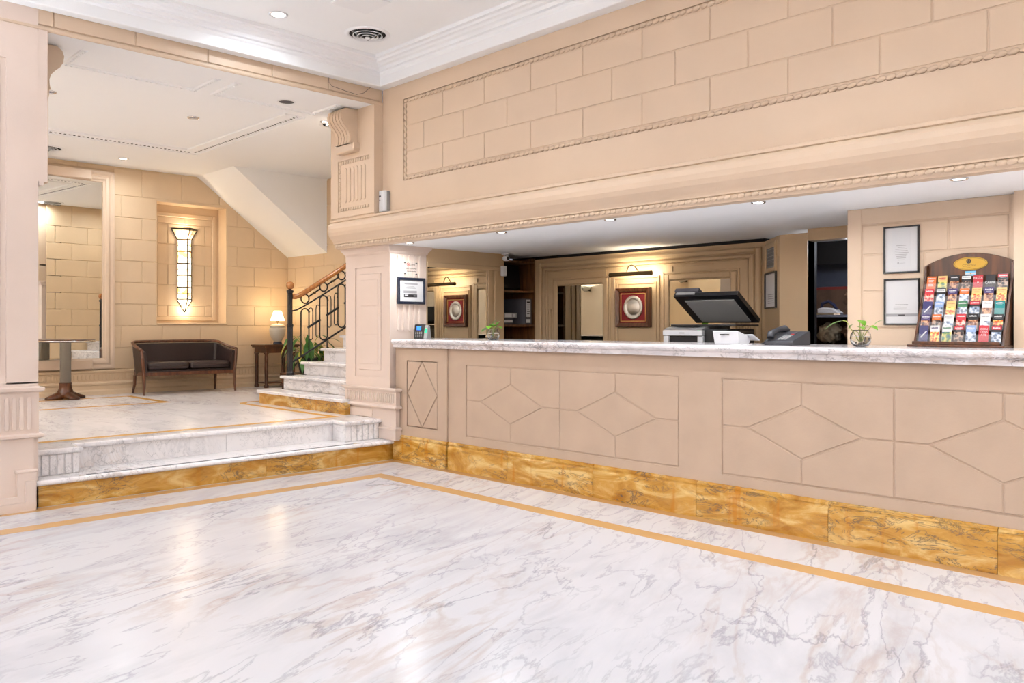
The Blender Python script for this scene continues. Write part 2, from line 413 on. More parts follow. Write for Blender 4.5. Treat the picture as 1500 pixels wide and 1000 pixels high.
# ------------------------------------------------------------------ floors
fl = struct(MB().box(-6.5, 4.2, -5.2, 4.80, -.12, 0).build('floor', M['marble']))
def inlay(x0, x1, y0, y1, z, parent): return MB().box(x0, x1, y0, y1, z-.002, z+.0012).build('inlay_strip', M['inlay'], parent)
for a, b in ((-5.80, -4.0), (-4.0, -2.22), (-2.22, -.3), (-.3, 1.5), (1.5, 3.2)): inlay(a, b, 4.08, 4.205, 0, fl)
MB().prism(FZ(0), [(-5.94, 4.205), (-5.80, 4.08), (-5.80, 4.205)], -.002, .0012).build('inlay_strip', M['inlay'], fl)
MB().prism(FZ(0), [(-5.94, 4.205), (-5.94, 4.08), (-5.80, 4.08)], -.002, .0012).build('inlay_strip', M['inlay'], fl)
for a, b in ((4.08, 2.6), (2.6, 1.0), (1.0, -1), (-1, -3.6)): inlay(-5.94, -5.80, b, a, 0, fl)
for a, b in ((-6.36, -4.6), (-4.6, -2.9), (-2.9, -1.2), (-1.2, .6), (.6, 3.2)): inlay(a, b, 4.655, 4.745, 0, fl)
for a, b in ((4.745, 3.1), (3.1, 1.6), (1.6, 0), (0, -3.6)): inlay(-6.47, -6.36, b, a, 0, fl)
M['inlay_up'] = plain('upper_inlay', srgb(222, 168, 92), .2, var=.2, vscale=2.2)  # brighter copy of the inlay colour, makes up for dimmer upper light
def inlay_up(x0, x1, y0, y1, z, parent): return MB().box(x0, x1, y0, y1, z-.002, z+.0012).build('inlay_strip', M['inlay_up'], parent)
fu = struct(MB().box(-11.8, -6.97, -2.2, 6.6, UPZ-.12, UPZ).build('floor', M['marble_up']))
for a, b in ((4.50, 3.0), (3.0, 1.7)): inlay_up(-7.13, -7.04, b, a, UPZ, fu)
inlay_up(-9.0, -7.13, 4.42, 4.50, UPZ, fu)
MB().prism(FZ(UPZ), [(-9.0, 4.42), (-9.0, 4.50), (-9.10, 4.56), (-9.13, 4.66), (-9.13, 4.9), (-9.21, 4.9), (-9.21, 4.62), (-9.13, 4.48)], -.002, .0012).build('inlay_strip', M['inlay_up'], fu)
inlay_up(-9.85, -9.76, -1.5, 3.86, UPZ, fu); inlay_up(-11.02, -10.93, -1.5, 3.86, UPZ, fu); inlay_up(-11.02, -9.76, 3.86, 3.95, UPZ, fu)
inlay_up(-7.5, -7.42, -1.5, 1.6, UPZ, fu)

# ------------------------------------------------------------------ ceilings
ce = struct(MB().box(-6.6, 4.2, -5.2, 4.75, CEIL, CEIL+.1).build('ceiling', M['white']))
uc = struct(MB().box(-11.8, -6.52, -2.2, 6.6, UCEIL, UCEIL+.1).build('ceiling', M['white']))
so = struct(MB().box(-6.9, 1.6, 4.60, 8.2, SOF, SOF+.12).build('ceiling', M['white']))
# dropped tray frame with air slots
ts = struct(MB().sweep([(0, UCEIL), (0, UCEIL-.018), (.02, UCEIL-.018), (.022, UCEIL-.008), (.20, UCEIL-.008), (.20, UCEIL-.018), (.215, UCEIL-.018), (.23, UCEIL)],
    [(-7.45, 4.13), (-9.75, 4.13), (-9.75, -1.4)], smooth=False).build('trim_3', M['white']))
sl = MB()
y = -1.3
while y < 4.24: sl.box(-9.902, -9.880, y, y+.020, UCEIL-.0115, UCEIL-.006); y += .047
# frame path offsets to the right: build slots on the far side
sl2 = MB()
x = -9.86
while x < -7.45: sl2.box(x, x+.016, 4.262, 4.282, UCEIL-.0115, UCEIL-.006); x += .054
sl.v += []; stuff(sl.build('air_slots', M['dark'], ts)); stuff(sl2.build('air_slots', M['dark'], ts))

# ------------------------------------------------------------------ walls of the main lobby
wr = struct(MB().box(-6.5, 4.2, 4.635, 4.9, 2.28, CEIL).build('wall_right', M['paint']))
mb = MB(); F = FY(4.635)
mb.fbox(F, -6.5, 4.1, 2.28, 2.598, 0, .015); mb.fbox(F, -6.5, 4.1, 3.344, CEIL, 0, .015); mb.fbox(F, -6.5, -6.178, 2.598, 3.344, 0, .015)
mb.fbox(F, 2.2, 4.1, 2.598, 3.344, 0, .015)
mb.build('panel_surround', M['paint'], wr)
vs = [2.640, 2.858, 3.092, 3.306]
courses('Y', FY(0), lambda u, v: (u, 4.635, v), -6.14, 2.16, vs, (.266-.535*12+.53, .534-.535*12+.532, .266-.535*12+.53), .5355, [], M['paint'], wr, gap=.009, proud=.006, bev=.003)
# carved beads, one mesh shared
def bead_mesh(kind):
    mb = MB(); L, H_, D = .028, .018, .015
    n = 7; rings = []
    for i in range(5):
        t = -1+2*i/4; r = math.sqrt(max(.04, 1-t*t))
        ring = []
        for j in range(n):
            a = 2*PI*j/n; ring.append((t*L+.35*r*H_*math.cos(a), r*H_*math.cos(a), r*D*math.sin(a)))
        rings.append(ring)
    F0 = FY(0) if kind == 'Y' else FX(0)
    bs = [mb.add([F0(*p) for p in r]) for r in rings]
    for a, b in zip(bs, bs[1:]):
        for j in range(n): mb.face([a+j, a+(j+1) % n, b+(j+1) % n, b+j], 0, True)
    o = mb.build('bead', M['paint']); me = o.data; bpy.data.objects.remove(o); return me
bead_me = bead_mesh('Y')
def bead(loc, parent, rot=0, s=1):
    o = bpy.data.objects.new('bead', bead_me); C.objects.link(o); o.location = loc; o.parent = parent
    if rot: o.rotation_euler = (0, rot, 0)
    if s != 1: o.scale = (s, s, s)
x = -6.15
while x < -.55: bead((x, 4.63, 2.617), wr); x += .0535
x = -6.15
while x < -1.9: bead((x, 4.63, 3.326), wr); x += .0535
z = 2.64
while z < 3.32: bead((-6.160, 4.63, z), wr, PI/2); z += .0535

wl = struct(MB().box(-7.25, -6.5, -5.2, 1.70, 0, CEIL).build('wall_left', M['pink']))
MB().box(-7.25, -6.502, 1.70, 1.76, 2.275, UCEIL).build('jamb_block', M['paint'], wl)
MB().box(-7.25, -6.515, 1.70, 4.62, UCEIL-.005, CEIL).build('beam', M['paint'], wl)
MB().box(-7.25, -6.53, 1.76, 4.62, 3.344, UCEIL-.004).build('beam_soffit', M['white'], wl)
MB().sweep([(0, 3.340), (.012, 3.340), (.018, 3.350), (.018, 3.366), (.006, 3.374), (0, 3.374)], [(-6.515, -3.5), (-6.515, 4.62)]).build('beam_fillet', M['paint'], wl)
js = [-.99, -.43, .13, .69, 1.245, 1.80, 2.364, 2.925, 3.486, 4.037, 4.60]
for a, b in zip(js, js[1:]): block('X', FX(0), (-6.515, a, 3.378), b-a, .19, M['paint'], wl, gap=.009, proud=.010)
# the beaded soffit panels under the beam
def soffit_panel(x0, x1, y0, y1):
    o = MB().sweep([(0, 3.344), (.006, 3.334), (.02, 3.331), (.030, 3.336), (.044, 3.331), (.056, 3.336), (.06, 3.344)],
                   [(x1, y0), (x0, y0), (x0, y1), (x1, y1)]).build('soffit_moulding', M['white'], wl)
    b = MB()
    for (p, q, c, ax) in ((y0, y1, x0, 1), (x0, x1, y0, 0), (x0, x1, y1, 0)):
        t = p+.02
        off = .03 if c in (x0, y0) else -.03
        while t < q-.02:
            if ax: b.box(c+off-.005, c+off+.005, t, t+.016, 3.326, 3.334)
            else: b.box(t, t+.016, c+off-.005, c+off+.005, 3.326, 3.334)
            t += .042
    stuff(b.build('bead_row', M['white'], o))
soffit_panel(-7.24, -6.76, 2.05, 3.15); soffit_panel(-7.24, -6.76, 3.27, 4.33)

struct(MB().box(-6.6, 4.2, -5.3, -5.1, 0, CEIL).build('wall_front', M['paint']))
struct(MB().box(4.1, 4.3, -5.2, 4.9, 0, CEIL).build('wall_side', M['paint']))
struct(MB().box(1.21, 4.2, 4.75, 5.2, 0, 2.27).build('wall_entrance', M['paint']))

# crown around the main ceiling
crown = [(0, 3.485), (.095, 3.485), (.10, 3.49), (.10, 3.572), (.115, 3.585), (.120, 3.603), (.150, 3.606), (.158, 3.632), (.185, 3.638), (.20, 3.652), (.228, 3.655), (.238, 3.672), (.272, 3.672), (.275, 3.70), (0, 3.71)]
struct(MB().sweep(crown+[crown[0]], [(-6.5, -5.1), (-6.5, 4.62), (4.1, 4.62), (4.1, -5.1)], closed=True).build('trim_1', M['crown']))

# cornice over the counter
corn = [(-.05, 2.335), (.0, 2.335), (.100, 2.318), (.108, 2.312), (.108, 2.296), (.098, 2.290), (.110, 2.282), (.128, 2.258), (.134, 2.225), (.130, 2.190), (.116, 2.158),
        (.096, 2.132), (.078, 2.112), (.066, 2.094), (.064, 2.084), (.052, 2.082), (.050, 2.054), (.038, 2.044), (.036, 2.036), (-.05, 2.036)]
cn = struct(MB().sweep(corn, [(-7.25, 4.62), (4.1, 4.62)]).build('trim_2', M['paint']))
MB().box(-7.24, -6.51, 4.61, 5.15, 2.037, 2.32).build('cornice_core', M['paint'], cn)
x = -7.2
while x < -.7: bead((x, 4.566, 2.066), cn, 0, .9); x += .0475

# ------------------------------------------------------------------ right pier
def flutes(mb, F, u0, u1, v0, v1, n, w=.006, gap=.4):
    p = (u1-u0)/n
    for i in range(n):
        a = u0+i*p+p*gap/2; b = a+p*(1-gap); r = (b-a)/2
        pts = [(a, v0+r), (a+r*.3, v0+r*.3), (a+r, v0), (b-r*.3, v0+r*.3), (b, v0+r), (b, v1-r), (b-r*.3, v1-r*.3), (b-r, v1), (a+r*.3, v1-r*.3), (a, v1-r)]
        mb.prism(F, pts, 0, w, .003)
pr_ = thing('pillar', 'beige panelled pillar between the steps and the left end of the counter', 'pillar', (-6.9, 4.9, .19), world=True)
mb = MB()
mb.box(-7.245, -6.505, 4.712, 5.143, 0, 2.04)
mb.build('shaft', M['pink'], pr_)
F = FY(4.712)
mb = MB()          # jamb face surround with sunk panel
mb.fbox(F, -7.25, -7.085, .67, 2.0, 0, .012); mb.fbox(F, -6.59, -6.498, .67, 2.0, 0, .012)
mb.fbox(F, -7.085, -6.59, 1.845, 2.0, 0, .012); mb.fbox(F, -7.085, -6.59, .67, .77, 0, .012)
mb.build('panel_surround', M['pink'], pr_)
mb = MB(); mb.fbox(F, -7.02, -6.655, .84, 1.78, 0, .010, bev=.005); mb.build('sunk_panel', M['pink'], pr_)
mb = MB(); mb.fbox(F, -6.98, -6.695, .90, 1.18, .010, .014, bev=.002); mb.fbox(F, -6.98, -6.695, 1.19, 1.46, .010, .014, bev=.002); mb.fbox(F, -6.98, -6.695, 1.47, 1.72, .010, .014, bev=.002)
mb.build('raised_field', M['pink'], pr_)
mb = MB(); G = FX(-6.505)
flutes(mb, G, 4.775, 5.095, 1.22, 1.955, 5, .011, .5)
mb.build('fluting', M['pink'], pr_)
cap = [(0, 1.965), (.006, 1.965), (.010, 1.985), (.022, 2.0), (.036, 2.018), (.042, 2.035), (.042, 2.04), (0, 2.04)]
MB().sweep(cap, [(-7.25, 5.0), (-7.25, 4.70), (-6.50, 4.70), (-6.50, 5.145), (-6.56, 5.145)][::1]).build('capital', M['pink'], pr_)
def pier_base(path, z0, parent, zs, proud):
    """fluted band between two fillets and plinth, along a plan path"""
    a, b, c, d = zs       # lower moulding, flute bottom, flute top, top moulding
    MB().sweep([(0, d-.03), (.01+proud, d-.03), (.022+proud, d-.016), (.03+proud, d-.012), (.03+proud, d), (0, d+.006)], path).build('base_moulding', M['pink'], parent)
    MB().sweep([(0, a), (.03+proud, a), (.03+proud, a+.014), (.016+proud, a+.026), (0, a+.03)], path).build('base_moulding', M['pink'], parent)
    MB().sweep([(0, a), (proud, a), (proud, d), (0, d)], path).build('band', M['pink'], parent)
# band body (X to -6.40) and flutes
bp = [(-7.25, 5.1), (-7.25, 4.70), (-6.40, 4.70), (-6.40, 4.745)]
pier_base(bp, .19, pr_, (.488, .52, .64, .674), .006)
mb = MB(); flutes(mb, FY(4.694), -7.22, -6.42, .535, .628, 24, .011, .4); stuff(mb.build('flutes', M['pink'], pr_))
mb = MB(); mb.box(-7.24, -6.405, 4.702, 4.745, .19, .49); mb.build('plinth', M['pink'], pr_)
MB().prism(FY(4.702), [(-7.24, .38), (-6.78, .38), (-6.78, .462), (-7.24, .462)], 0, .012, .004).build('plinth_panel', M['pink'], pr_)
MB().sweep([(0, .19), (.02, .19), (.02, .285), (.028, .290), (.028, .305), (.01, .312), (0, .315)], [(-6.66, 4.702), (-6.403, 4.702), (-6.403, 4.75)]).build('plinth_moulding', M['pink'], pr_)
# upper block over the cornice
mb = MB(); mb.box(-7.24, -6.5, 4.53, 6.4, 2.30, 3.345); mb.build('upper_block', M['paint'], pr_)
mb = MB(); F = FY(4.53)
mb.fbox(F, -7.24, -7.115, 2.33, 3.344, 0, .01); mb.fbox(F, -6.576, -6.498, 2.33, 3.344, 0, .01); mb.fbox(F, -7.115, -6.576, 2.885, 3.344, 0, .01); mb.fbox(F, -7.115, -6.576, 2.33, 2.385, 0, .01)
mb.build('panel_surround', M['paint'], pr_)
mb = MB(); flutes(mb, F, -7.02, -6.64, 2.47, 2.81, 6, .008, .3); mb.build('fluting', M['paint'], pr_)
mb = MB()
for k in range(13):
    u = -7.095+k*.0415
    mb.prism(F, [(u, 2.845), (u+.03, 2.845), (u+.036, 2.878), (u+.006, 2.878)], 0, .010, .004)
    mb.prism(F, [(u, 2.392), (u+.03, 2.392), (u+.036, 2.42), (u+.006, 2.42)], 0, .010, .004)
for k in range(10):
    v = 2.43+k*.0415; mb.prism(F, [(-7.107, v), (-7.075, v+.006), (-7.075, v+.036), (-7.107, v+.03)], 0, .010, .004)
stuff(mb.build('bead_row', M['paint'], pr_))
def bracket(F, u0, u1, parent):
    br = [(0, 3.335), (.13, 3.335), (.165, 3.31), (.178, 3.27), (.172, 3.225), (.15, 3.185), (.115, 3.15), (.09, 3.12), (.078, 3.08), (.080, 3.04), (.088, 3.01), (0, 3.01)]
    G = lambda a, b, c: F(c, b, a)
    o = MB().prism(G, br, u0, u1).build('bracket', M['paint'], parent)
    mb = MB(); n = 5; p = (u1-u0)/n
    outer = [(d+.007, z) for d, z in br[1:-1]]
    for i in range(n):
        a = u0+i*p+.006
        mb.prism(G, outer[:]+[(outer[-1][0]-.03, outer[-1][1]), (.03, 3.2), (.08, 3.32)], a, a+p-.012, 0)
    mb.build('scroll_ribs', M['paint'], o)
    MB().prism(F, [(u0-.02, 2.935), (u1+.02, 2.935), (u1+.035, 2.965), (u1+.035, 3.014), (u0-.035, 3.014), (u0-.035, 2.965)], 0, .075, .01).build('bracket_foot', M['paint'], o)
    return o
bracket(FY(4.52), -7.02, -6.77, pr_)
# ------------------------------------------------------------------ left pier
pl = thing('pillar', 'beige pillar at the left edge beside the low marble steps', 'pillar', (-6.5, 1.0, 0), world=True)
mb = MB(); G = FX(-6.5)
mb.fbox(G, 1.50, 1.695, .87, 3.33, 0, .012); mb.fbox(G, -.2, 1.50, 3.10, 3.33, 0, .012); mb.fbox(G, -.2, 1.695, .84, .88, 0, .012); mb.fbox(G, -.2, .2, .88, 3.10, 0, .012)
mb.build('panel_surround', M['pink'], pl)
mb = MB(); mb.fbox(G, .3, 1.47, .94, 3.06, 0, .007, bev=.005); mb.build('sunk_panel', M['pink'], pl)
MB().fbox(G, .2, 1.40, 3.22, 3.245, .012, .02).build('fillet', M['pink'], pl)
MB().box(-6.512, -6.49, 1.695, 1.755, 2.28, 3.34).build('corner_strip', M['pink'], pl)
MB().box(-6.515, -6.487, 1.70, 1.73, 2.25, 2.28).build('corner_stop', M['pink'], pl)
pth = [(-6.49, -.2), (-6.49, 1.70), (-7.2, 1.70)]
MB().sweep([(0, .81), (.012, .81), (.03, .822), (.032, .84), (0, .85)], pth[::-1][::-1]).build('base_moulding', M['pink'], pl)
MB().sweep([(0, .485), (.012, .49), (.035, .50), (.035, .515), (0, .525)], pth).build('base_moulding', M['pink'], pl)
mb = MB(); flutes(mb, FX(-6.488), .3, 1.66, .55, .78, 30, .011, .4); stuff(mb.build('flutes', M['pink'], pl))
MB().box(-6.51, -6.488, -.2, 1.70, .5, .83).build('band', M['pink'], pl)
MB().box(-6.51, -6.480, -.2, 1.668, 0, .49).build('plinth', M['pink'], pl)
G2 = FX(-6.480)
MB().prism(G2, [(-.2, 0), (1.672, 0), (1.672, .26), (1.555, .26), (1.555, .10), (-.2, .10)], 0, .045, 0).build('plinth_block', M['pink'], pl)
MB().prism(G2, [(-.2, 0), (1.66, 0), (1.66, .205), (1.60, .205), (1.60, .06), (-.2, .06)], .045, .062, 0).build('plinth_block', M['pink'], pl)
MB().prism(G2, [(1.548, .26), (1.680, .26), (1.680, .28), (1.548, .28)], 0, .05, .006).build('plinth_cap', M['pink'], pl)
bracket(FYp(1.76), -7.02, -6.77, pl)

# ------------------------------------------------------------------ upper lobby walls
wb = MB()
wb.box(-12.0, -11.5, -2.2, 4.455, 0, 3.5); wb.box(-12.0, -11.5, 5.44, 6.7, 0, 3.5); wb.box(-12.0, -11.5, 4.455, 5.44, 0, 1.30); wb.box(-12.0, -11.5, 4.455, 5.44, 2.96, 3.5)
wb.box(-12.0, -11.76, 4.455, 5.44, 1.30, 2.96)
wb = struct(wb.build('wall_back', M['stone']))
zc = [.70, .983]+[1.27+.2865*k for k in range(8)]; zc[-1] = 3.345
offA, offB = 3.985, 4.253
courses('X', FX(0), lambda u, v: (-11.5, u, v), 3.895, 6.415, zc, (offB, offA), .5375, [(4.45, 5.445, 1.295, 2.965)], M['stone'], wb)
courses('X', FX(0), lambda u, v: (-11.5, u, v), -1.9, 2.735, zc, (offB, offA), .5375, [], M['stone'], wb)
courses('X', FX(0), lambda u, v: (-11.5, u, v), 2.735, 3.895, [3.295, 3.345], (offA,), .5375, [], M['stone'], wb)
# niche: sunk panel of blocks inside a frame
mb = MB(); G = FX(-11.76)
mb.fbox(G, 5.345, 5.40, 1.34, 2.86, 0, .02, bev=.008); mb.fbox(G, 4.50, 5.345, 2.80, 2.86, 0, .02, bev=.008); mb.fbox(G, 4.50, 5.345, 1.34, 1.40, 0, .02, bev=.008); mb.fbox(G, 4.50, 4.555, 1.40, 2.80, 0, .02, bev=.008)
mb.build('niche_frame', M['stone'], wb)
nz = [1.40, 1.557, 1.843, 2.13, 2.416, 2.703, 2.80]
courses('X', FX(0), lambda u, v: (-11.76, u, v), 4.555, 5.345, nz, (4.68+.02, 4.95), .5375, [], M['stone'], wb)
MB().fbox(FX(-11.76), 4.455, 5.45, 1.285, 1.305, 0, .28, bev=.006).build('niche_sill', M['stone'], wb)
# base of the upper walls
base = [(0, .38), (.075, .38), (.075, .43), (.055, .45), (.055, .50), (.07, .508), (.075, .53), (.06, .548), (.03, .552), (.03, .66), (.055, .668), (.06, .69), (.05, .70), (0, .70)]
bb = struct(MB().sweep(base, [(-11.5, -1.9), (-11.5, 6.42), (-7.3, 6.42)]).build('baseboard_back', M['stone']))
mb = MB(); flutes(mb, FX(-11.47), 2.2, 6.35, .57, .645, 84, .007, .4); stuff(mb.build('flutes', M['stone'], bb))
mb = MB(); flutes(mb, FY(6.39), -11.4, -9.2, .57, .645, 44, .007, .4); stuff(mb.build('flutes', M['stone'], bb))
we = struct(MB().box(-12, -7.25, 6.42, 6.8, 0, 3.5).build('wall_end', M['stone']))
courses('Y', FY(0), lambda u, v: (u, 6.42, v), -11.49, -7.27, zc, (-11.27, -11.0), .5375, [], M['stone'], we)
wi = struct(MB().box(-7.3, -7.25, 5.0, 6.42, 0, 3.36).build('wall_stair', M['stone']))
courses('nX', FXn(0), lambda u, v: (-7.3, u, v), 4.75, 6.41, [.50]+zc[0:], (4.9, 5.17), .5375, [], M['stone'], wi)
struct(MB().box(-12, -6.5, -2.4, -2.0, 0, 3.5).build('wall_far', M['stone']))
# slanted underside of the flight above
so2 = struct(MB().prism(lambda u, v, w: (w, u, v), [(5.01, UCEIL+.001), (6.42, 2.30), (6.42, UCEIL+.001)], -11.5, -10.38).build('ceiling', M['white']))

# ------------------------------------------------------------------ wall mirror of the upper lobby
wm = thing('wall_mirror', 'tall mirror in a moulded beige frame behind the round table', 'mirror', (-11.5, 3.3, .70), world=True)
MB().prism(lambda u, v, w: (-11.5+w, u, v), [(2.86, .845), (3.765, .845), (3.765, 3.14), (2.86, 3.14)], .001, .003).build('mirror_backing', M['wood'], wm)
mb = MB(); a = mb.add([(-11.494, 3.762, .845), (-11.494, 3.762, 3.14), (-11.440, 2.862, 3.14), (-11.440, 2.862, .845), (-11.498, 3.762, .845), (-11.498, 3.762, 3.14), (-11.446, 2.862, 3.14), (-11.446, 2.862, .845)])
for q in ((0, 1, 2, 3), (7, 6, 5, 4), (0, 4, 5, 1), (1, 5, 6, 2), (2, 6, 7, 3), (3, 7, 4, 0)): mb.face([a+i for i in q])
mb.build('mirror_glass', M['mirror'], wm)
fprof = [(0, 0), (0, .030), (.02, .034), (.035, .05), (.06, .055), (.085, .04), (.11, .055), (.135, .055), (.138, 0)]
def frame_sweep(F, u0, u1, v0, v1, prof, mat, name, parent):
    """mitred picture frame: prof = (distance outwards from the opening, height)"""
    mb = MB(); rings = []
    for (su, sv, uu, vv) in ((-1, -1, u0, v0), (1, -1, u1, v0), (1, 1, u1, v1), (-1, 1, u0, v1)):
        rings.append(mb.add([F(uu+su*d, vv+sv*d, h) for d, h in prof]))
    k = len(prof)
    for i in range(4):
        a, b = rings[i], rings[(i+1) % 4]
        for j in range(k): mb.face([a+j, b+j, b+(j+1) % k, a+(j+1) % k])
    return mb.build(name, mat, parent)
frame_sweep(FX(-11.5), 2.87, 3.755, .853, 3.133, fprof, M['paint'], 'frame', wm)
MB().fbox(FX(-11.45), 2.85, 3.615, .715, .84, 0, .045, bev=.01).build('frame_sill', M['paint'], wm)
MB().fbox(FX(-11.45), 2.85, 3.605, 3.145, 3.27, 0, .035, bev=.01).build('frame_head', M['paint'], wm)

# ------------------------------------------------------------------ the two low steps
st = thing('entrance_steps', 'two low marble steps with a yellow marble riser between the pillars', 'steps', (-6.6, 3.2, 0), world=True)
for a, b in ((1.62, 3.43), (3.43, 4.745)): MB().box(-6.60, -6.50, a+.001, b-.001, 0, .150).build('riser', M['siena'], st)
nos = [(0, .150), (.018, .150), (.030, .157), (.034, .168), (.030, .180), (.018, .187), (0, .188)]
for a, b in ((1.68, 4.745),):
    MB().box(-6.90, -6.50, a, b, .150, .188).sweep(nos, [(-6.502, a), (-6.502, b)], smooth=False).build('tread', M['marble2'], st)
MB().box(-6.530, -6.508, 2.02, 4.30, .187, .1900).build('grip_strip', M['slate'], st)
for y_ in (2.0, 4.31): MB().box(-6.530, -6.508, y_-.03 if y_ < 3 else y_, y_ if y_ < 3 else y_+.06, .187, .1898).build('grip_tape_end', M['gold'], st)
for a, b in ((2.02, 3.25), (3.25, 4.30)): MB().box(-7.0, -6.87, a+.001, b-.001, .188, .342).build('riser', M['marble2'], st)
nos2 = [(0, .340), (.012, .340), (.026, .347), (.030, .360), (.026, .373), (.012, .379), (0, .380)]
MB().box(-6.99, -6.868, 2.0, 4.31, .342, .380).sweep(nos2, [(-6.870, 2.02), (-6.870, 4.30)]).build('tread', M['marble2'], st)
def endblock(y0, y1):
    MB().box(-6.99, -6.66, y0, y1, .188, .342).build('end_block', M['marble2'], st)
    n_ = 6; p = (y1-y0)/n_
    for i in range(n_): MB().fbox(FX(-6.66), y0+i*p+.004, y0+(i+1)*p-.004, .19, .338, 0, .010, bev=.004).build('facing', M['marble2'], st)
    yy = ((-6.87, y0+.012), (-6.655, y0+.012), (-6.655, y1-.012), (-6.87, y1-.012))
    MB().box(-6.99, -6.655, y0+.012, y1-.012, .342, .380).sweep(nos2, list(yy)[::-1][::-1] if False else [(-6.87, y0+.012), (-6.655, y0+.012)][:0]+[(-6.87, y0+.012), (-6.655, y0+.012), (-6.655, y1-.012), (-6.87, y1-.012)]).build('end_cap', M['marble2'], st)
endblock(1.705, 2.015); endblock(4.305, 4.685)

# ------------------------------------------------------------------ staircase
stc = thing('staircase', 'marble staircase rising behind the pillar with a yellow marble first riser', 'staircase', (-8.05, 5.0, UPZ), world=True)
RI, RU = .155, .27
for i in range(7):
    z1 = UPZ+RI*(i+1); y0 = 4.60+RU*i
    xl = -8.87 if i else -9.0
    xr = -7.27 if y0 > 4.7 else -7.16
    z0 = UPZ+RI*i
    y1 = y0+RU+.03 if i < 6 else 6.40
    if i == 0:
        plan = [(xr, y0+.03), (xl+.06, y0+.03), (xl+.015, y0+.07), (xl, y0+.14), (xl, y1), (xr if xr < -7.26 else -7.27, y1), (-7.27, 4.692), (xr, 4.692)]
        pl2 = [(xr-.0, y0), (xl+.05, y0), (xl, y0+.03), (xl-.03, y0+.10), (xl-.03, y1-.03), (-7.27, y1-.03), (-7.27, 4.690), (xr, 4.690)]
        MB().prism(FZ(z0), plan, 0, RI-.032).build('riser', M['siena'], stc)
    else:
        plan = [(xr, y0+.03), (xl, y0+.03), (xl, y1), (xr, y1)]
        pl2 = [(xr, y0), (xl-.035, y0), (xl-.035, y1-.031), (xr, y1-.031)]
        MB().prism(FZ(z0), plan, 0, RI-.032).build('riser', M['marble2'], stc)
    MB().prism(FZ(z1-.032), pl2, 0, .032, .008).build('tread', M['marble2'], stc)
for i in range(1, 7):   # closing side under the flight
    pass
MB().prism(FXn(-7.3), [(4.93, UPZ), (6.41, UPZ), (6.41, UPZ+RI*6), (6.2, UPZ+RI*6-.01), (4.93, UPZ+RI*1)], 0, 1.54).build('stair_mass', M['marble2'], stc)

# ------------------------------------------------------------------ balustrade
bl = thing('balustrade', 'black wrought iron balustrade with wooden handrail and ball newel on the staircase', 'railing', (-8.85, 4.97, UPZ+2*RI), world=True)
BX = -8.85
P = lambda y, z: (BX, y, z)
nz0 = UPZ+2*RI
MB().lathe([(.045, nz0), (.045, nz0+.03), (.035, nz0+.045), (.034, 1.255), (.040, 1.262), (.040, 1.285), (.030, 1.292), (.030, 1.655), (.042, 1.662), (.042, 1.685), (.022, 1.69), (.018, 1.70)], (BX, 4.97, 0), 8, smooth=False).build('newel', M['iron'], bl)
MB().lathe([(.012, 1.698), (.030, 1.707), (.042, 1.725), (.047, 1.745), (.042, 1.766), (.028, 1.784), (.008, 1.791)], (BX, 4.97, 0), 18).build('newel_ball', M['rail'], bl)
sl_ = RI/RU
hr = [P(4.995, 1.612), P(5.04, 1.613), P(5.09, 1.628), P(5.15, 1.660), P(5.25, 1.72)]+[P(5.25+d, 1.72+d*.602) for d in (.2, .49, .8, 1.14)]
MB().tube(hr, .030, 10).build('handrail', M['rail'], bl)
ur = [P(4.99, 1.443), P(5.06, 1.458), P(5.17, 1.512), P(5.42, 1.652)]+[P(5.42+d, 1.652+d*.585) for d in (.3, .7, .97)]
MB().tube(ur, .010, 6).build('upper_rail', M['iron'], bl)
MB().tube([P(5.0, .845), P(5.16, .930), P(6.39, .930+1.23*.565)], .012, 6).build('lower_rail', M['iron'], bl)
def ring(y, z, r): MB().tube([P(y+r*math.cos(2*PI*i/20), z+r*math.sin(2*PI*i/20)) for i in range(20)], .009, 6, closed=True).build('ring', M['iron'], bl)
ps = .2535
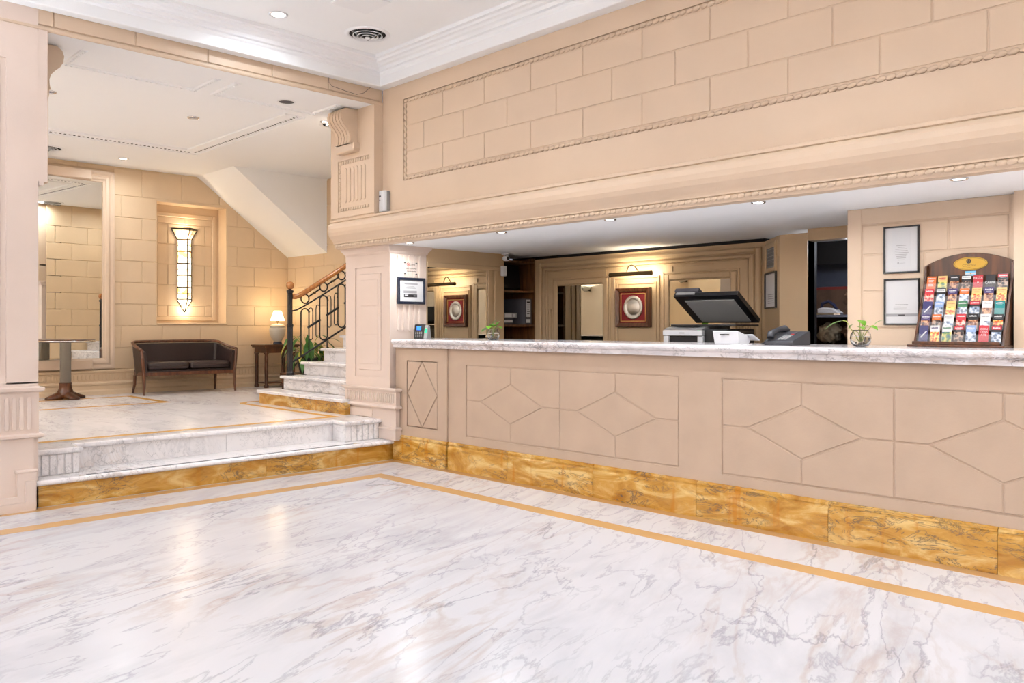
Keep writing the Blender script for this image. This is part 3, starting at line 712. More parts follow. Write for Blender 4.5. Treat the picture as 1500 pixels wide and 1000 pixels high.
for k in range(5):
    y0 = 5.167+k*ps; dz = k*.1495
    ring(y0, 1.591+dz, .053)
    if k < 4:
        a, b = P(y0+.055, 1.622+dz), P(y0+ps-.055, 1.710+dz)
        MB().tube([a, b], .010, 6).build('rung', M['iron'], bl)
        mid = (y0+ps/2, 1.666+dz)
        MB().lathe([(.006, -.014), (.02, -.009), (.021, .0), (.02, .009), (.006, .014)], (BX, mid[0], mid[1]), 8).build('knot', M['bronze'], bl)
    # long loop
    hw = .053
    zt = 1.475+dz+(.01 if k else 0); zb = 1.10+dz-.15
    top = [(hw*math.cos(a), zt-hw+hw*math.sin(a)) for a in [PI*i/8 for i in range(9)]]
    if k == 0:
        pts = [P(y0+hw, .975)]+[P(y0+u, v) for u, v in top]+[P(y0-hw, .905)]
        MB().tube(pts, .009, 6).build('loop', M['iron'], bl)
    else:
        bot = [(-hw*math.cos(a), zb+hw-hw*math.sin(a)) for a in [PI*i/8 for i in range(9)]]
        MB().tube([P(y0+u, v) for u, v in top+bot], .009, 6, closed=True).build('loop', M['iron'], bl)
    if k < 4:
        a, b = P(y0+.040, 1.248+dz), P(y0+ps-.045, 1.344+dz)
        MB().tube([a, b], .014, 6).build('cross_bar', M['iron'], bl)
        for s_ in (-1, 1):
            yc = y0+ps/2+s_*.022; zt2 = 1.505+dz+s_*.018; zb2 = 1.115+dz+s_*.014
            pts = []
            for i in range(9):
                a = -PI*.35+(PI*1.25)*i/8
                pts.append(P(yc+s_*(.026-.026*math.cos(PI-a) if False else .026+.026*math.cos(a)), zt2-.03+.028*math.sin(a)))
            pts = pts[:-1]+[P(yc, zt2-.05), P(yc, zb2+.05)]
            q = []
            for i in range(9):
                a = PI+(PI*1.25)*i/8
                q.append(P(yc+s_*(.026+.026*math.cos(a)), zb2+.03+.028*math.sin(a)))
            MB().tube(pts+q, .006, 5).build('scroll', M['iron'], bl)
for k in range(7): MB().tube([P(5.3+k*.17, UPZ+RI*(math.floor((.7+k*.17)/RU)+1)), P(5.3+k*.17, 1.01+k*.17*.565)], .008, 5).build('foot', M['iron'], bl) if k % 2 else None

# ------------------------------------------------------------------ sofa
sf = thing('sofa', 'small brown leather two-seat sofa with wooden frame and legs under the wall sconce', 'sofa', (-11.13, 4.66, UPZ))
def shell(h0, th, mat, name, out=0, topoff=0):
    """curved back and arms: plan points with the top height"""
    plan = [(.24, -.640, .575), (.05, -.625, .605), (-.12, -.612, .640), (-.20, -.595, .665), (-.245, -.545, .675), (-.255, -.40, .678), (-.255, 0, .680)]
    plan += [(x, -y, z) for x, y, z in plan[-2::-1]]
    mb = MB(); rings = []
    for i, (x, y, z) in enumerate(plan):
        p = Vector((x, y)); a = Vector(plan[max(i-1, 0)][:2]); b = Vector(plan[min(i+1, len(plan)-1)][:2])
        t = (b-a).normalized(); n_ = Vector((-t.y, t.x)) if False else Vector((t.y, -t.x))
        # inner side points to the sofa centre
        c = Vector((.0, 0))-p
        if n_.dot(c) < 0: n_ = -n_
        sp = .93   # the shell leans in towards the seat
        def at(d, zz):
            k = 1-(1-sp)*(1-(zz-.2)/.48)
            q = (p-n_*out+n_*d); return (q.x*k if x < 0 else q.x, q.y*k, zz)
        rings.append([at(0, h0), at(0, z-topoff), at(th, z-topoff), at(th, h0)])
    bs = [mb.add(r) for r in rings]
    for a, b in zip(bs, bs[1:]):
        for j in range(4): mb.face([a+j, b+j, b+(j+1) % 4, a+(j+1) % 4])
    mb.face([bs[0]+j for j in range(4)]); mb.face([bs[-1]+j for j in range(4)])
    return mb.build(name, mat, sf, bevel=.006)
bk = shell(.24, .05, M['leather'], 'backrest', 0, .02)
# top rail following the shell
plan = [(.25, -.652, .578), (.05, -.634, .608), (-.12, -.620, .643), (-.205, -.602, .668), (-.25, -.55, .679), (-.262, -.40, .682), (-.262, 0, .684)]
plan += [(x, -y, z) for x, y, z in plan[-2::-1]]
MB().tube([(x*.97, y*.975, z) for x, y, z in plan], .020, 8).build('top_rail', M['wood2'], sf)
for s_ in (-1, 1):
    MB().tube([(.245, s_*.636, .578), (.250, s_*.622, .42), (.245, s_*.606, .26), (.250, s_*.604, .12), (.262, s_*.612, .003)], .022, 6, taper=[.95, .95, 1.1, .9, .62]).build('leg', M['wood2'], sf)
    MB().tube([(-.215, s_*.55, .24), (-.225, s_*.55, .12), (-.262, s_*.562, .003)], .022, 6, taper=[1, .9, .65]).build('leg', M['wood2'], sf)
mb = MB(); mb.box(.215, .25, -.60, .60, .245, .292); mb.box(-.24, -.21, -.55, .55, .245, .285)
mb.prism(FZ(.245), [(.24, -.612), (-.23, -.56), (-.23, -.53), (.24, -.58)], 0, .045); mb.prism(FZ(.245), [(.24, .612), (-.23, .56), (-.23, .53), (.24, .58)], 0, .045)
mb.build('seat_rail', M['wood2'], sf, bevel=.004)
MB().box(-.21, .215, -.56, .56, .25, .315).build('seat_deck', M['leather'], sf)
for k, (a, b) in enumerate(((-.555, -.005), (.005, .555))):
    o = MB().box(-.19, .235, a, b, .315, .42).build('seat_cushion', M['leather'], sf)
    m_ = o.modifiers.new('b', 'BEVEL'); m_.width = .045; m_.segments = 4
    m_ = o.modifiers.new('s', 'SUBSURF'); m_.levels = 1; m_.render_levels = 1
    for p in o.data.polygons: p.use_smooth = True
    MB().tube([(.236, a+.03, .368), (.236, b-.03, .368)], .005, 5).build('piping', M['leather'], o)

# ------------------------------------------------------------------ round table
rt = thing('round_table', 'tall round pedestal table with metal column before the tall mirror', 'table', (-11.10, 3.20, UPZ))
MB().lathe([(.30, .690), (.325, .695), (.330, .703), (.330, .714), (.322, .72), (.31, .722), (.0001, .722)][::1], (0, 0, 0), 40).build('table_top', M['wood'], rt)
MB().lathe([(.326, .697), (.334, .699), (.334, .710), (.326, .712)], (0, 0, 0), 40).build('metal_edge', M['chrome'], rt)
MB().lathe([(.062, .17), (.062, .68), (.09, .69), (.09, .695)], (0, 0, 0), 32, flute=.94).build('column', M['steel'], rt)
MB().lathe([(.10, .02), (.10, .06), (.085, .10), (.072, .13), (.068, .18), (.072, .185), (.072, .195), (.05, .20)], (0, 0, 0), 24).build('collar', M['wood'], rt)
for k in range(4):
    a = k*PI/2+.25
    mb = MB(); r_ = []
    for (d, hw, z1) in ((.03, .055, .11), (.09, .060, .085), (.15, .066, .058), (.205, .060, .038), (.235, .035, .030)):
        ca, sa = math.cos(a), math.sin(a)
        r_.append(mb.add([(d*ca-q*sa, d*sa+q*ca, z) for q, z in ((-hw, .002), (hw, .002), (hw, z1*.6), (hw*.55, z1), (-hw*.55, z1), (-hw, z1*.6))]))
    for i, j in zip(r_, r_[1:]):
        for q in range(6): mb.face([i+q, i+(q+1) % 6, j+(q+1) % 6, j+q], 0, True)
    mb.face([r_[0]+q for q in range(6)]); mb.face([r_[-1]+q for q in range(6)])
    mb.build('foot', M['wood'], rt)

# ------------------------------------------------------------------ side table, lamp
sd = thing('side_table', 'dark wooden side table with column legs carrying the lit lamp', 'table', (-11.18, 6.06, UPZ))
mb = MB(); mb.fbox(FZ(.575), -.21, .21, -.30, .26, .02, .045, bev=.008); mb.fbox(FZ(.575), -.195, .195, -.285, .245, 0, .02); mb.build('table_top', M['wood'], sd)
mb = MB(); mb.box(-.17, .17, -.255, .215, .50, .575); mb.build('apron', M['wood'], sd)
for xx in (-.15, .14):
    for yy in (-.235, .19):
        MB().lathe([(.034, .0), (.034, .035), (.024, .05), (.026, .10), (.027, .45), (.024, .475), (.035, .49), (.035, .51)], (xx, yy, 0), 12).build('leg', M['wood'], sd)
MB().box(-.15, .14, -.235, .19, .06, .075).build('stretcher', M['wood'], sd)
tl = thing('table_lamp', 'small lit table lamp with stone urn body on the wooden side table', 'lamp', (-11.15, 6.06, UPZ+.62))
MB().lathe([(.062, 0), (.065, .01), (.060, .03), (.045, .04)], o3, 20).build('lamp_base', M['navy'], tl)
MB().lathe([(.048, .036), (.062, .055), (.092, .10), (.112, .16), (.118, .21), (.118, .235), (.104, .24), (.104, .25), (.112, .255), (.112, .265), (.098, .268), (.094, .285), (.05, .295), (.03, .297)], o3, 28).build('lamp_body', M['ceramic'], tl)
MB().lathe([(.012, .296), (.012, .33), (.02, .332), (.02, .352), (.008, .355), (.006, .46)], o3, 10).build('lamp_stem', M['bronze'], tl)
MB().lathe([(.102, .345), (.055, .488), (.053, .488), (.100, .345)], o3, 28).build('lamp_shade', M['shade'], tl)
lp = bpy.data.lights.new('bulb', 'POINT'); lp.energy = 5; lp.color = (1, .76, .42); lp.shadow_soft_size = .03
lo = bpy.data.objects.new('bulb', lp); C.objects.link(lo); lo.parent = tl; lo.location = (0.0, 0, .512)
lp2 = bpy.data.lights.new('bulb', 'POINT'); lp2.energy = 4; lp2.color = (1, .76, .42); lp2.shadow_soft_size = .03
lo2 = bpy.data.objects.new('bulb', lp2); C.objects.link(lo2); lo2.parent = tl; lo2.location = (0.0, 0, .335)

# ------------------------------------------------------------------ plants
def leaf(parent, base, tip, wdt, mat, droop=.02, up=(0, 0, 1), fold=.25, name='leaf'):
    b, t = Vector(base), Vector(tip); d = t-b; n_ = 6
    side = d.cross(Vector(up))
    if side.length < 1e-4: side = Vector((1, 0, 0))
    side.normalize(); nrm = side.cross(d).normalized()
    mb = MB(); rows = []
    for i in range(n_+1):
        s_ = i/n_; wv = wdt*math.sin(PI*min(1, s_**.75))*(1 if s_ < 1 else 0)+.0006
        c = b+d*s_+nrm*(droop*4*s_*(1-s_))
        rows.append(mb.add([c-side*wv+nrm*wv*fold, c, c+side*wv+nrm*wv*fold]))
    for p, q in zip(rows, rows[1:]):
        mb.face([p, p+1, q+1, q], 0, True); mb.face([p+1, p+2, q+2, q+1], 0, True)
    return mb.build(name, mat, parent, recalc=False)
pp = thing('potted_plant', 'leafy green plant in a dark pot behind the black balustrade', 'plant', (-9.95, 5.88, UPZ))
MB().lathe([(.11, .26), (.13, .27), (.16, .40), (.165, .44), (.17, .445), (.17, .465), (.15, .465), (.145, .43), (.001, .43)], o3, 20).build('pot', M['black'], pp)
mb = MB(); mb.box(-.26, .26, -.30, .16, .225, .26); mb.box(-.26, .26, -.30, .16, .09, .115)
for xx in (-.24, .21):
    for yy in (-.28, .11): mb.box(xx, xx+.035, yy, yy+.035, 0, .225)
mb.build('stand', M['wood'], pp)
rg = random.Random(3)
for k in range(46):
    a = rg.uniform(0, 2*PI); r0 = rg.uniform(.0, .08); r1 = rg.uniform(.14, .42); h = rg.uniform(.48, .86)-r1*.25
    b = (r0*math.cos(a), r0*math.sin(a), .44)
    m0 = (r1*.55*math.cos(a), r1*.55*math.sin(a), h)
    t = (r1*math.cos(a+.2), r1*math.sin(a+.2), h-rg.uniform(.02, .30))
    MB().tube([b, ((b[0]+m0[0])/2*.8, (b[1]+m0[1])/2*.8, (b[2]+m0[2])/2+.04), m0], .004, 5).build('stem', M['stem'], pp)
    leaf(pp, m0, t, rg.uniform(.022, .036), M['leaf3'] if k % 9 == 0 else M['leaf2'], .03)

def bowl_plant(label, loc, specs, R_=.042):
    t = thing('bowl_plant', label, 'plant', loc); t.scale = (1.38, 1.38, 1.38)
    specs = [(tuple(c*(1, 1, .84)[i] for i, c in enumerate(p)), tuple(c*(1, 1, .84)[i] for i, c in enumerate(a)), tuple(c*(1, 1, .84)[i] for i, c in enumerate(b)), w_*1.25) for p, a, b, w_ in specs]
    pr = [(.018, 0), (.030, .003), (R_*.93, .018), (R_, .036), (R_*.93, .055), (R_*.70, .068), (R_*.74, .072), (R_*.70, .0725), (R_*.66, .068), (R_*.88, .054), (R_*.95, .036), (R_*.88, .020), (.026, .006), (.001, .005)]
    MB().lathe(pr, o3, 28).build('glass_bowl', M['glass'], t)
    MB().lathe([(.001, .007), (.024, .008), (R_*.84, .021), (R_*.93, .036), (R_*.90, .046), (.001, .046)], o3, 24).build('water', M['water'], t)
    mb = MB(); q = random.Random(5)
    for k in range(26):
        a = q.uniform(0, 6.28); r = q.uniform(0, .022); c = Vector((r*math.cos(a), r*math.sin(a), .012+q.uniform(0, .012)))
        mb.lathe([(.001, -.004), (.005, -.001), (.0045, .002), (.001, .004)], c, 6)
    stuff(mb.build('pebbles', M['pebble'], t))
    for (p, q1, q2, wdt) in specs:
        MB().tube([(0, 0, .02), (p[0]*.4, p[1]*.4, .06), (p[0]*.8, p[1]*.8, p[2]*.96+.002), p], .0018, 5).build('stem', M['stem'], t)
        leaf(t, q1, q2, wdt*1.25, M['leaf'], .006, fold=.15)
    return t
bowl_plant('small green cutting in a round glass bowl near the left end of the counter', (-5.40, 5.02, 1.145),
    [((-.02, -.01, .092), (-.02, -.01, .092), (-.095, -.02, .060), .014), ((.0, 0, .10), (0, 0, .10), (.035, -.03, .112), .016), ((.02, .01, .11), (.02, .01, .11), (.05, .02, .142), .012),
     ((.03, -.01, .095), (.03, -.01, .095), (.085, .0, .085), .014), ((-.01, .0, .115), (-.01, 0, .115), (.02, .02, .150), .011), ((-.02, -.02, .105), (-.02, -.02, .105), (.01, -.05, .085), .014), ((-.03, .02, .10), (-.03, .02, .10), (-.06, .03, .12), .012)])
bowl_plant('round glass bowl of water with trailing vine leaves beside the wooden brochure rack', (-2.14, 5.0, 1.145),
    [((-.075, -.01, .135), (-.075, -.01, .135), (-.150, -.03, .085), .014), ((-.02, -.015, .082), (-.02, -.03, .115), (-.035, -.035, .078), .017), ((.012, 0, .12), (-.012, .0, .135), (.022, -.01, .105), .016),
     ((.03, .0, .11), (.03, 0, .105), (.082, -.02, .085), .013), ((-.005, 0, .125), (-.002, 0, .122), (-.022, 0, .138), .010), ((.05, .02, .11), (.05, .02, .11), (.088, .03, .135), .008), ((0, -.02, .09), (0, -.02, .1), (.03, -.04, .088), .010)], .044)

# ------------------------------------------------------------------ wall sconce in the niche
sn = thing('wall_sconce', 'glowing leaded glass wall sconce shaped like a torch in the niche', 'sconce', (-11.76, 4.935, 1.465), world=True)
sx, sy = -11.748, 4.935
def tri(hw, pr, z): return [(sx, sy-hw, z), (sx+pr, sy, z), (sx, sy+hw, z)]
T = [tri(.10, .10, 2.49), tri(.10, .10, 1.625)]
mb = MB(); a = mb.add(T[0]); b = mb.add(T[1]); mb.face([a, a+1, b+1, b]); mb.face([a+1, a+2, b+2, b+1]); mb.build('glass_shaft', M['sconce'], sn, recalc=False)
mb = MB(); a = mb.add(T[1]); b = mb.add([(sx+.01, sy, 1.47)]); mb.face([a, a+1, b]); mb.face([a+1, a+2, b]); mb.build('glass_tip', M['sconce'], sn, recalc=False)
FL = tri(.185, .20, 2.635)
mb = MB(); a = mb.add(T[0]); b = mb.add(FL); mb.face([a, a+1, b+1, b]); mb.face([a+1, a+2, b+2, b+1]); mb.build('glass_flare', M['flare'], sn, recalc=False)
lead = MB()
def lt(pts, r=.005): lead.tube(pts, r, 5)
e_ = .004
def off(t): return [(p[0]+e_, p[1], p[2]) for p in t]
lt(off(FL), .010); lt([FL[0], FL[2]], .010)
for i in range(3): lt([off(T[0])[i], off(FL)[i]], .007); lt([off(T[0])[i], off(T[1])[i]], .007); lt([off(T[1])[i], (sx+.012, sy, 1.465)], .007)
zz = 2.49; k = 0
for k in range(11):
    zz = 2.49-k*.0845
    lt(off(tri(.10, .10, zz)), .0085 if k % 2 == 0 else .004)
lt(off(tri(.055, .06, 1.555)), .004)
for q in (.5,):
    for i in (0, 1):
        a = Vector(T[0][i])*.5+Vector(T[0][i+1])*.5; b = Vector(FL[i])*.5+Vector(FL[i+1])*.5; lt([a, b], .004)
lt(off(tri(.143, .15, 2.565)), .004)
lead.build('lead_frame', M['darkmetal'], sn)
for z_, e__ in ((2.56, 7), (1.56, 3.0)):
    l = bpy.data.lights.new('bulb', 'POINT'); l.energy = e__; l.color = (1, .86, .66); l.shadow_soft_size = .04
    o = bpy.data.objects.new('bulb', l); C.objects.link(o); o.parent = sn; o.matrix_parent_inverse = Matrix.Translation(sn.location).inverted(); o.location = (sx+.05 if z_ > 2 else sx+.10, sy, z_ if z_ > 2 else 1.50)

# ------------------------------------------------------------------ reception counter
rc = thing('reception_counter', 'long beige reception counter with grooved diamond panels and yellow marble foot', 'counter', (-2.65, 5.0, 0), world=True)
MB().box(-6.48, 1.2, 4.7765, 5.44, 0, 1.066).build('body', M['counter'], rc)
F = FY(4.782)
mb = MB()
PAN = [(-5.476, -3.278), (-2.95, -.76), (-.43, .95)]
ZB, ZT = .305, .932
us = [-5.716, -5.476, -3.278, -2.95, -.76, -.43, .95, 1.2]
for a, b in zip(us[::2], us[1::2]): mb.fbox(F, a, b, .2, 1.066, 0, .012)
for a, b in PAN: mb.fbox(F, a, b, ZT, 1.066, 0, .012); mb.fbox(F, a, b, .2, ZB, 0, .012)
mb.fbox(F, -6.48, -6.304, .2, 1.066, 0, .03); mb.fbox(F, -5.849, -5.716, .2, 1.066, 0, .03); mb.fbox(F, -6.304, -5.849, .948, 1.066, 0, .03); mb.fbox(F, -6.304, -5.849, .2, .332, 0, .03)
mb.build('surround', M['counter'], rc)
def pieces(polys, w1):
    for p in polys:
        MB().prism(F, inset(p, .004), 0, w1, .0035).build('panel_piece', M['counter'], rc)
def cell(a, b, z0, z1):
    um, vm = (a+b)/2, (z0+z1)/2+.006; ul, ur = a+.182, b-.182; vt, vb = vm+.162, vm-.160
    return [[(ul, vm), (um, vb), (ur, vm), (um, vt)], [(a, vm), (ul, vm), (um, vt), (um, z1), (a, z1)], [(b, vm), (b, z1), (um, z1), (um, vt), (ur, vm)],
            [(a, vm), (a, z0), (um, z0), (um, vb), (ul, vm)], [(b, vm), (ur, vm), (um, vb), (um, z0), (b, z0)]]
for a, b in PAN:
    n_ = 2 if b-a > 2 else 1
    a2, b2 = a+.006, b-.006; w_ = (b2-a2)/n_
    for i in range(n_): pieces(cell(a2+i*w_, a2+(i+1)*w_, ZB+.006, ZT-.006), .0115)
a, b, z0, z1 = -6.298, -5.855, .338, .942; um, vm = (a+b)/2, (z0+z1)/2
pieces([[(a, vm), (um, z0), (b, vm), (um, z1)], [(a, vm), (um, z1), (a, z1)], [(b, vm), (b, z1), (um, z1)], [(a, vm), (a, z0), (um, z0)], [(b, vm), (um, z0), (b, z0)]], .028)
bs = [(-6.49, -5.705, .018), (-5.700, -4.937, 0), (-4.937, -4.025, 0), (-4.025, -3.126, 0), (-3.126, -2.223, 0), (-2.223, -1.331, 0), (-1.331, -.43, 0), (-.43, .47, 0), (.47, 1.2, 0)]
for i, (a, b, e) in enumerate(bs):
    h = .003*((i*7) % 3)
    prof = [(-.03, 0), (e, 0), (e, .196), (e-.004, .202), (e-.010, .205), (e-.010, .214), (e-.006, .220), (e-.007, .228+h), (e-.016, .236+h), (-.018 if e == 0 else e-.025, .242), (-.03, .242)]
    MB().sweep(prof, [(a+.0015, 4.745), (b-.0015, 4.745)]).build('foot_stone', M['siena'], rc)
ct = thing('countertop', 'white veined marble counter top running the length of the reception', 'countertop', (-2.65, 5.1, 1.066), world=True)
tp = [(-.80, 1.068), (-.04, 1.068), (-.022, 1.068), (-.022, 1.098), (-.012, 1.102), (-.003, 1.112), (.0, 1.124), (-.003, 1.136), (-.012, 1.143), (-.022, 1.145), (-.80, 1.145)]
for a, b in ((-6.465, -4.55), (-4.55, -2.79), (-2.79, -.9), (-.9, 1.2)):
    MB().sweep(tp, [(a+.001, 4.69), (b-.001, 4.69)], smooth=False).build('marble_slab', M['marble3'], ct)

# ------------------------------------------------------------------ office behind the counter
struct(MB().box(-7.3, 2.0, 4.80, 8.3, -.12, -.001).build('floor', M['dark']))
wo = struct(MB().box(-7.24, -6.505, 5.146, 6.2, 0, 2.04).build('wall_office_left', M['office']))
G = FX(-6.505)
mb = MB(); mb.fbox(G, 5.15, 6.195, 1.86, 1.90, 0, .014, bev=.005); mb.fbox(G, 5.96, 6.02, 0, 1.86, 0, .014, bev=.005); mb.fbox(G, 6.06, 6.10, 0, 1.86, 0, .01, bev=.004)
mb.build('moulding', M['office'], wo)
mr = thing('wall_mirror', 'mirror behind the counter beside the framed notice, left of the dark shelves', 'mirror', (-6.5, 5.55, 1.0), world=True)
MB().fbox(G, 5.155, 5.938, .9, 1.852, .001, .006).build('mirror_glass', M['mirror'], mr)
MB().fbox(G, 5.938, 5.952, .9, 1.866, .001, .012).fbox(G, 5.15, 5.938, 1.852, 1.866, .001, .012).build('edge_strip', M['office'], mr)
# shelf niche
sh = thing('shelf_unit', 'dark wooden open shelves in the recess at the left end of the office', 'shelf', (-6.75, 6.45, 0), world=True)
mb = MB(); mb.box(-7.1, -7.05, 6.2, 6.8, 0, 2.02); mb.build('back_panel', M['shelfwood'], sh)
MB().box(-7.05, -6.52, 6.2, 6.22, 0, 2.02).build('side_panel', M['shelfwood'], sh); MB().box(-7.05, -6.52, 6.68, 6.70, 0, 2.02).build('side_panel', M['shelfwood'], sh)
for z_ in (1.96, 1.635, 1.262, .9): MB().box(-7.05, -6.515, 6.221, 6.679, z_, z_+.022).build('shelf', M['shelfwood'], sh)
bxk = MB().box(-.13, .13, -.16, .16, 0, .27).build('monitor', M['black'], None, (-6.83, 6.50, 1.657), bevel=.006); bxk.rotation_euler = (0, -.1, .2)
bxk.location.z = 1.675; tag(bxk, 'dark box leaning on the upper shelf of the wooden shelves', 'box')
bd = thing('box_file', 'grey box file with white labels at the front of the middle shelf', 'file', (-6.60, 6.58, 1.284))
MB().box(-.26, .09, -.05, .05, 0, .285).build('case', M['darkgrey'], bd)
MB().box(.0902, .0915, -.032, .032, .085, .275).build('label_sticker', M['paper'], bd); MB().box(.0902, .0915, -.032, .032, .02, .06).build('label_sticker', M['paper2'], bd)
MB().box(.0916, .092, -.024, .024, .238, .256).build('print', M['ink'], bd)
mb = MB()
for k, z_ in enumerate((.215, .19, .165, .14, .115)): mb.box(.0916, .092, -.022, .022-.005*(k % 3), z_, z_+.007)
stuff(mb.build('print', M['ink'], bd))
for i, (dy, dz, rz_, m_, lb) in enumerate(((6.33, 0, .15, 'darkgrey', 'lowest dark folder lying on the middle shelf'), (6.34, .022, -.1, 'paper', 'white paper stack lying on the dark folder'), (6.34, .05, .05, 'darkgrey', 'dark folder lying on top of the white papers'))):
    o = MB().box(-.15, .13, -.10, .10, 0, .02 if i != 1 else .026).build('folder' if i != 1 else 'paper_stack', M[m_], None, (-6.74, dy, 1.285+dz)); o.rotation_euler = (0, 0, rz_); tag(o, lb, 'folder' if i != 1 else 'papers')
bd2 = thing('ring_binder', 'grey ring binder with white spine label lying on the folders', 'binder', (-6.71, 6.37, 1.356))
MB().box(-.14, .12, -.11, .11, 0, .055).build('cover', M['grey'], bd2); MB().box(.1202, .1212, -.07, .03, .01, .046).build('label_sticker', M['paper'], bd2); MB().box(.1202, .1212, .05, .09, .012, .044).build('label_sticker', M['paper2'], bd2)

wk = struct(MB().box(-6.52, -3.60, 6.70, 6.95, 0, 2.008).build('wall_office_back', M['office']))
F7 = FY(6.70)
MB().box(-6.9, -3.72, 6.715, 6.9, 2.008, 2.039).build('shadow_gap', M['dark'], wk)
def band(u0, u1, v0, v1, wd, h, mat=None, name='moulding', sill=False, par=wk, FF=F7):
    mb = MB()
    mb.fbox(FF, u0, u0+wd, v0, v1, 0, h, bev=h*.4); mb.fbox(FF, u1-wd, u1, v0, v1, 0, h, bev=h*.4); mb.fbox(FF, u0+wd, u1-wd, v1-wd, v1, 0, h, bev=h*.4)
    if sill: mb.fbox(FF, u0+wd, u1-wd, v0, v0+wd, 0, h, bev=h*.4)
    return mb.build(name, mat or M['office'], par)
band(-6.46, -3.74, .5, 1.965, .05, .03); band(-6.39, -3.81, .5, 1.905, .03, .018); band(-6.33, -3.87, .5, 1.872, .012, .012)
for a, b in ((-6.23, -5.47), (-4.765, -3.985)): band(a, b, .6, 1.765, .055, .022); band(a-.03, b+.03, .6, 1.79, .02, .012)
band(-5.40, -4.825, .6, 1.76, .02, .016); band(-5.36, -4.865, .6, 1.705, .02, .010)
mb = MB()
for (a, b) in ((-5.98, -5.49), (-4.706, -4.23)):
    mb.fbox(F7, a, b, 1.838, 1.85, 0, .012); mb.fbox(F7, a, b, 1.782, 1.79, 0, .012)
mb.fbox(F7, -5.52, -5.49, 1.79, 1.838, 0, .012); mb.fbox(F7, -4.706, -4.676, 1.79, 1.838, 0, .012)
mb.fbox(F7, -5.98, -4.23, 1.90, 1.907, 0, .012)
for a in (-6.37, -6.33, -6.29): mb.fbox(F7, a, a+.018, .6, 1.45, 0, .02, bev=.006)
for a in (-3.94, -3.9, -3.86): mb.fbox(F7, a, a+.018, .6, 1.45, 0, .02, bev=.006)
mb.build('fillet', M['office'], wk)
for (a, b, lb) in ((-6.168, -5.536, 'smoked mirror panel left of the lit framed plate'), (-4.706, -4.045, 'smoked mirror panel behind the open copier')):
    o = MB().fbox(F7, a, b, .66, 1.70, .001, .008).build('mirror_panel', M['smoked']); tag(o, lb, 'mirror')
# angled column with grille, doorway
ac = struct(MB().prism(FZ(0), [(-3.71, 6.70), (-3.36, 6.30), (-3.12, 6.30), (-3.12, 6.42), (-3.30, 6.42), (-3.60, 6.80), (-3.71, 6.80)], 0, 2.008).build('wall_angled', M['office']))
dirn = Vector((.35, -.40, 0)).normalized(); nrm = Vector((-.40, -.35, 0)).normalized()   # along the angled face, outward normal
if nrm.dot(Vector((0, -1, 0))) < 0: nrm = -nrm
def FA(u, v, w): return (-3.71+dirn.x*u+nrm.x*w, 6.70+dirn.y*u+nrm.y*w, v)
gr = thing('wall_grille', 'small framed ventilation grille high on the angled wall', 'vent', (-3.55, 6.5, 1.74), world=True)
frame_sweep(FA, .10, .40, 1.76, 1.93, [(0, 0), (0, .012), (.03, .02), (.045, .012), (.045, 0)], M['office'], 'frame', gr)
MB().fbox(FA, .10, .40, 1.76, 1.93, 0, .004).build('backing', M['darkgrey'], gr)
mb = MB()
for k in range(9): mb.fbox(FA, .10+k*.033, .106+k*.033, 1.76, 1.93, .004, .008)
for k in range(6): mb.fbox(FA, .10, .40, 1.765+k*.03, 1.771+k*.03, .004, .009)
stuff(mb.build('mesh', M['grey'], gr))
pf = thing('framed_notice', 'narrow looking black framed notice on the angled wall above the telephone', 'picture', (-3.55, 6.5, 1.42), world=True)
frame_sweep(FA, .06, .44, 1.43, 1.71, [(0, 0), (0, .018), (.012, .018), (.012, 0)], M['black'], 'frame', pf)
MB().fbox(FA, .06, .44, 1.43, 1.71, 0, .006).build('sheet', M['paper'], pf)
mb = MB()
for k in range(5): mb.fbox(FA, .14, .36-.03*(k % 2), 1.46+k*.018, 1.466+k*.018, .006, .0066)
stuff(mb.build('print', M['greyink'], pf))
struct(MB().box(-3.119, -2.40, 6.303, 6.42, 1.945, 2.0385).build('wall_lintel', M['office']))
mb = MB(); mb.box(-3.16, -3.12, 6.31, 6.46, 0, 1.945)
struct(mb.build('wall_jamb', M['dark']))
cw = MB(); cw.box(-4.2, -2.0, 7.75, 7.85, 0, 2.04); cw.box(-2.45, -2.40, 6.5, 7.8, 0, 2.04); cw.box(-4.2, -4.1, 6.95, 7.8, 0, 2.04)
struct(cw.build('wall_closet', M['closet']))
cb = thing('closet_cabinet', 'dark cupboard with open shelves inside the unlit closet', 'cupboard', (-3.2, 7.2, 0), world=True)
MB().box(-3.9, -2.5, 7.40, 7.42, 1.83, 2.04).build('top_panel', M['dark'], cb); MB().box(-3.9, -2.5, 7.40, 7.44, 1.60, 1.625).build('cross_rail', M['cloth2'], cb)
for z_ in (1.345, 1.09): MB().box(-3.9, -2.5, 6.98, 7.40, z_, z_+.02).build('shelf', M['closet'] if z_ > 1.2 else M['dark'], cb)
MB().box(-3.9, -2.5, 7.40, 7.43, 0, 1.60).build('back_panel', M['cloth'], cb)
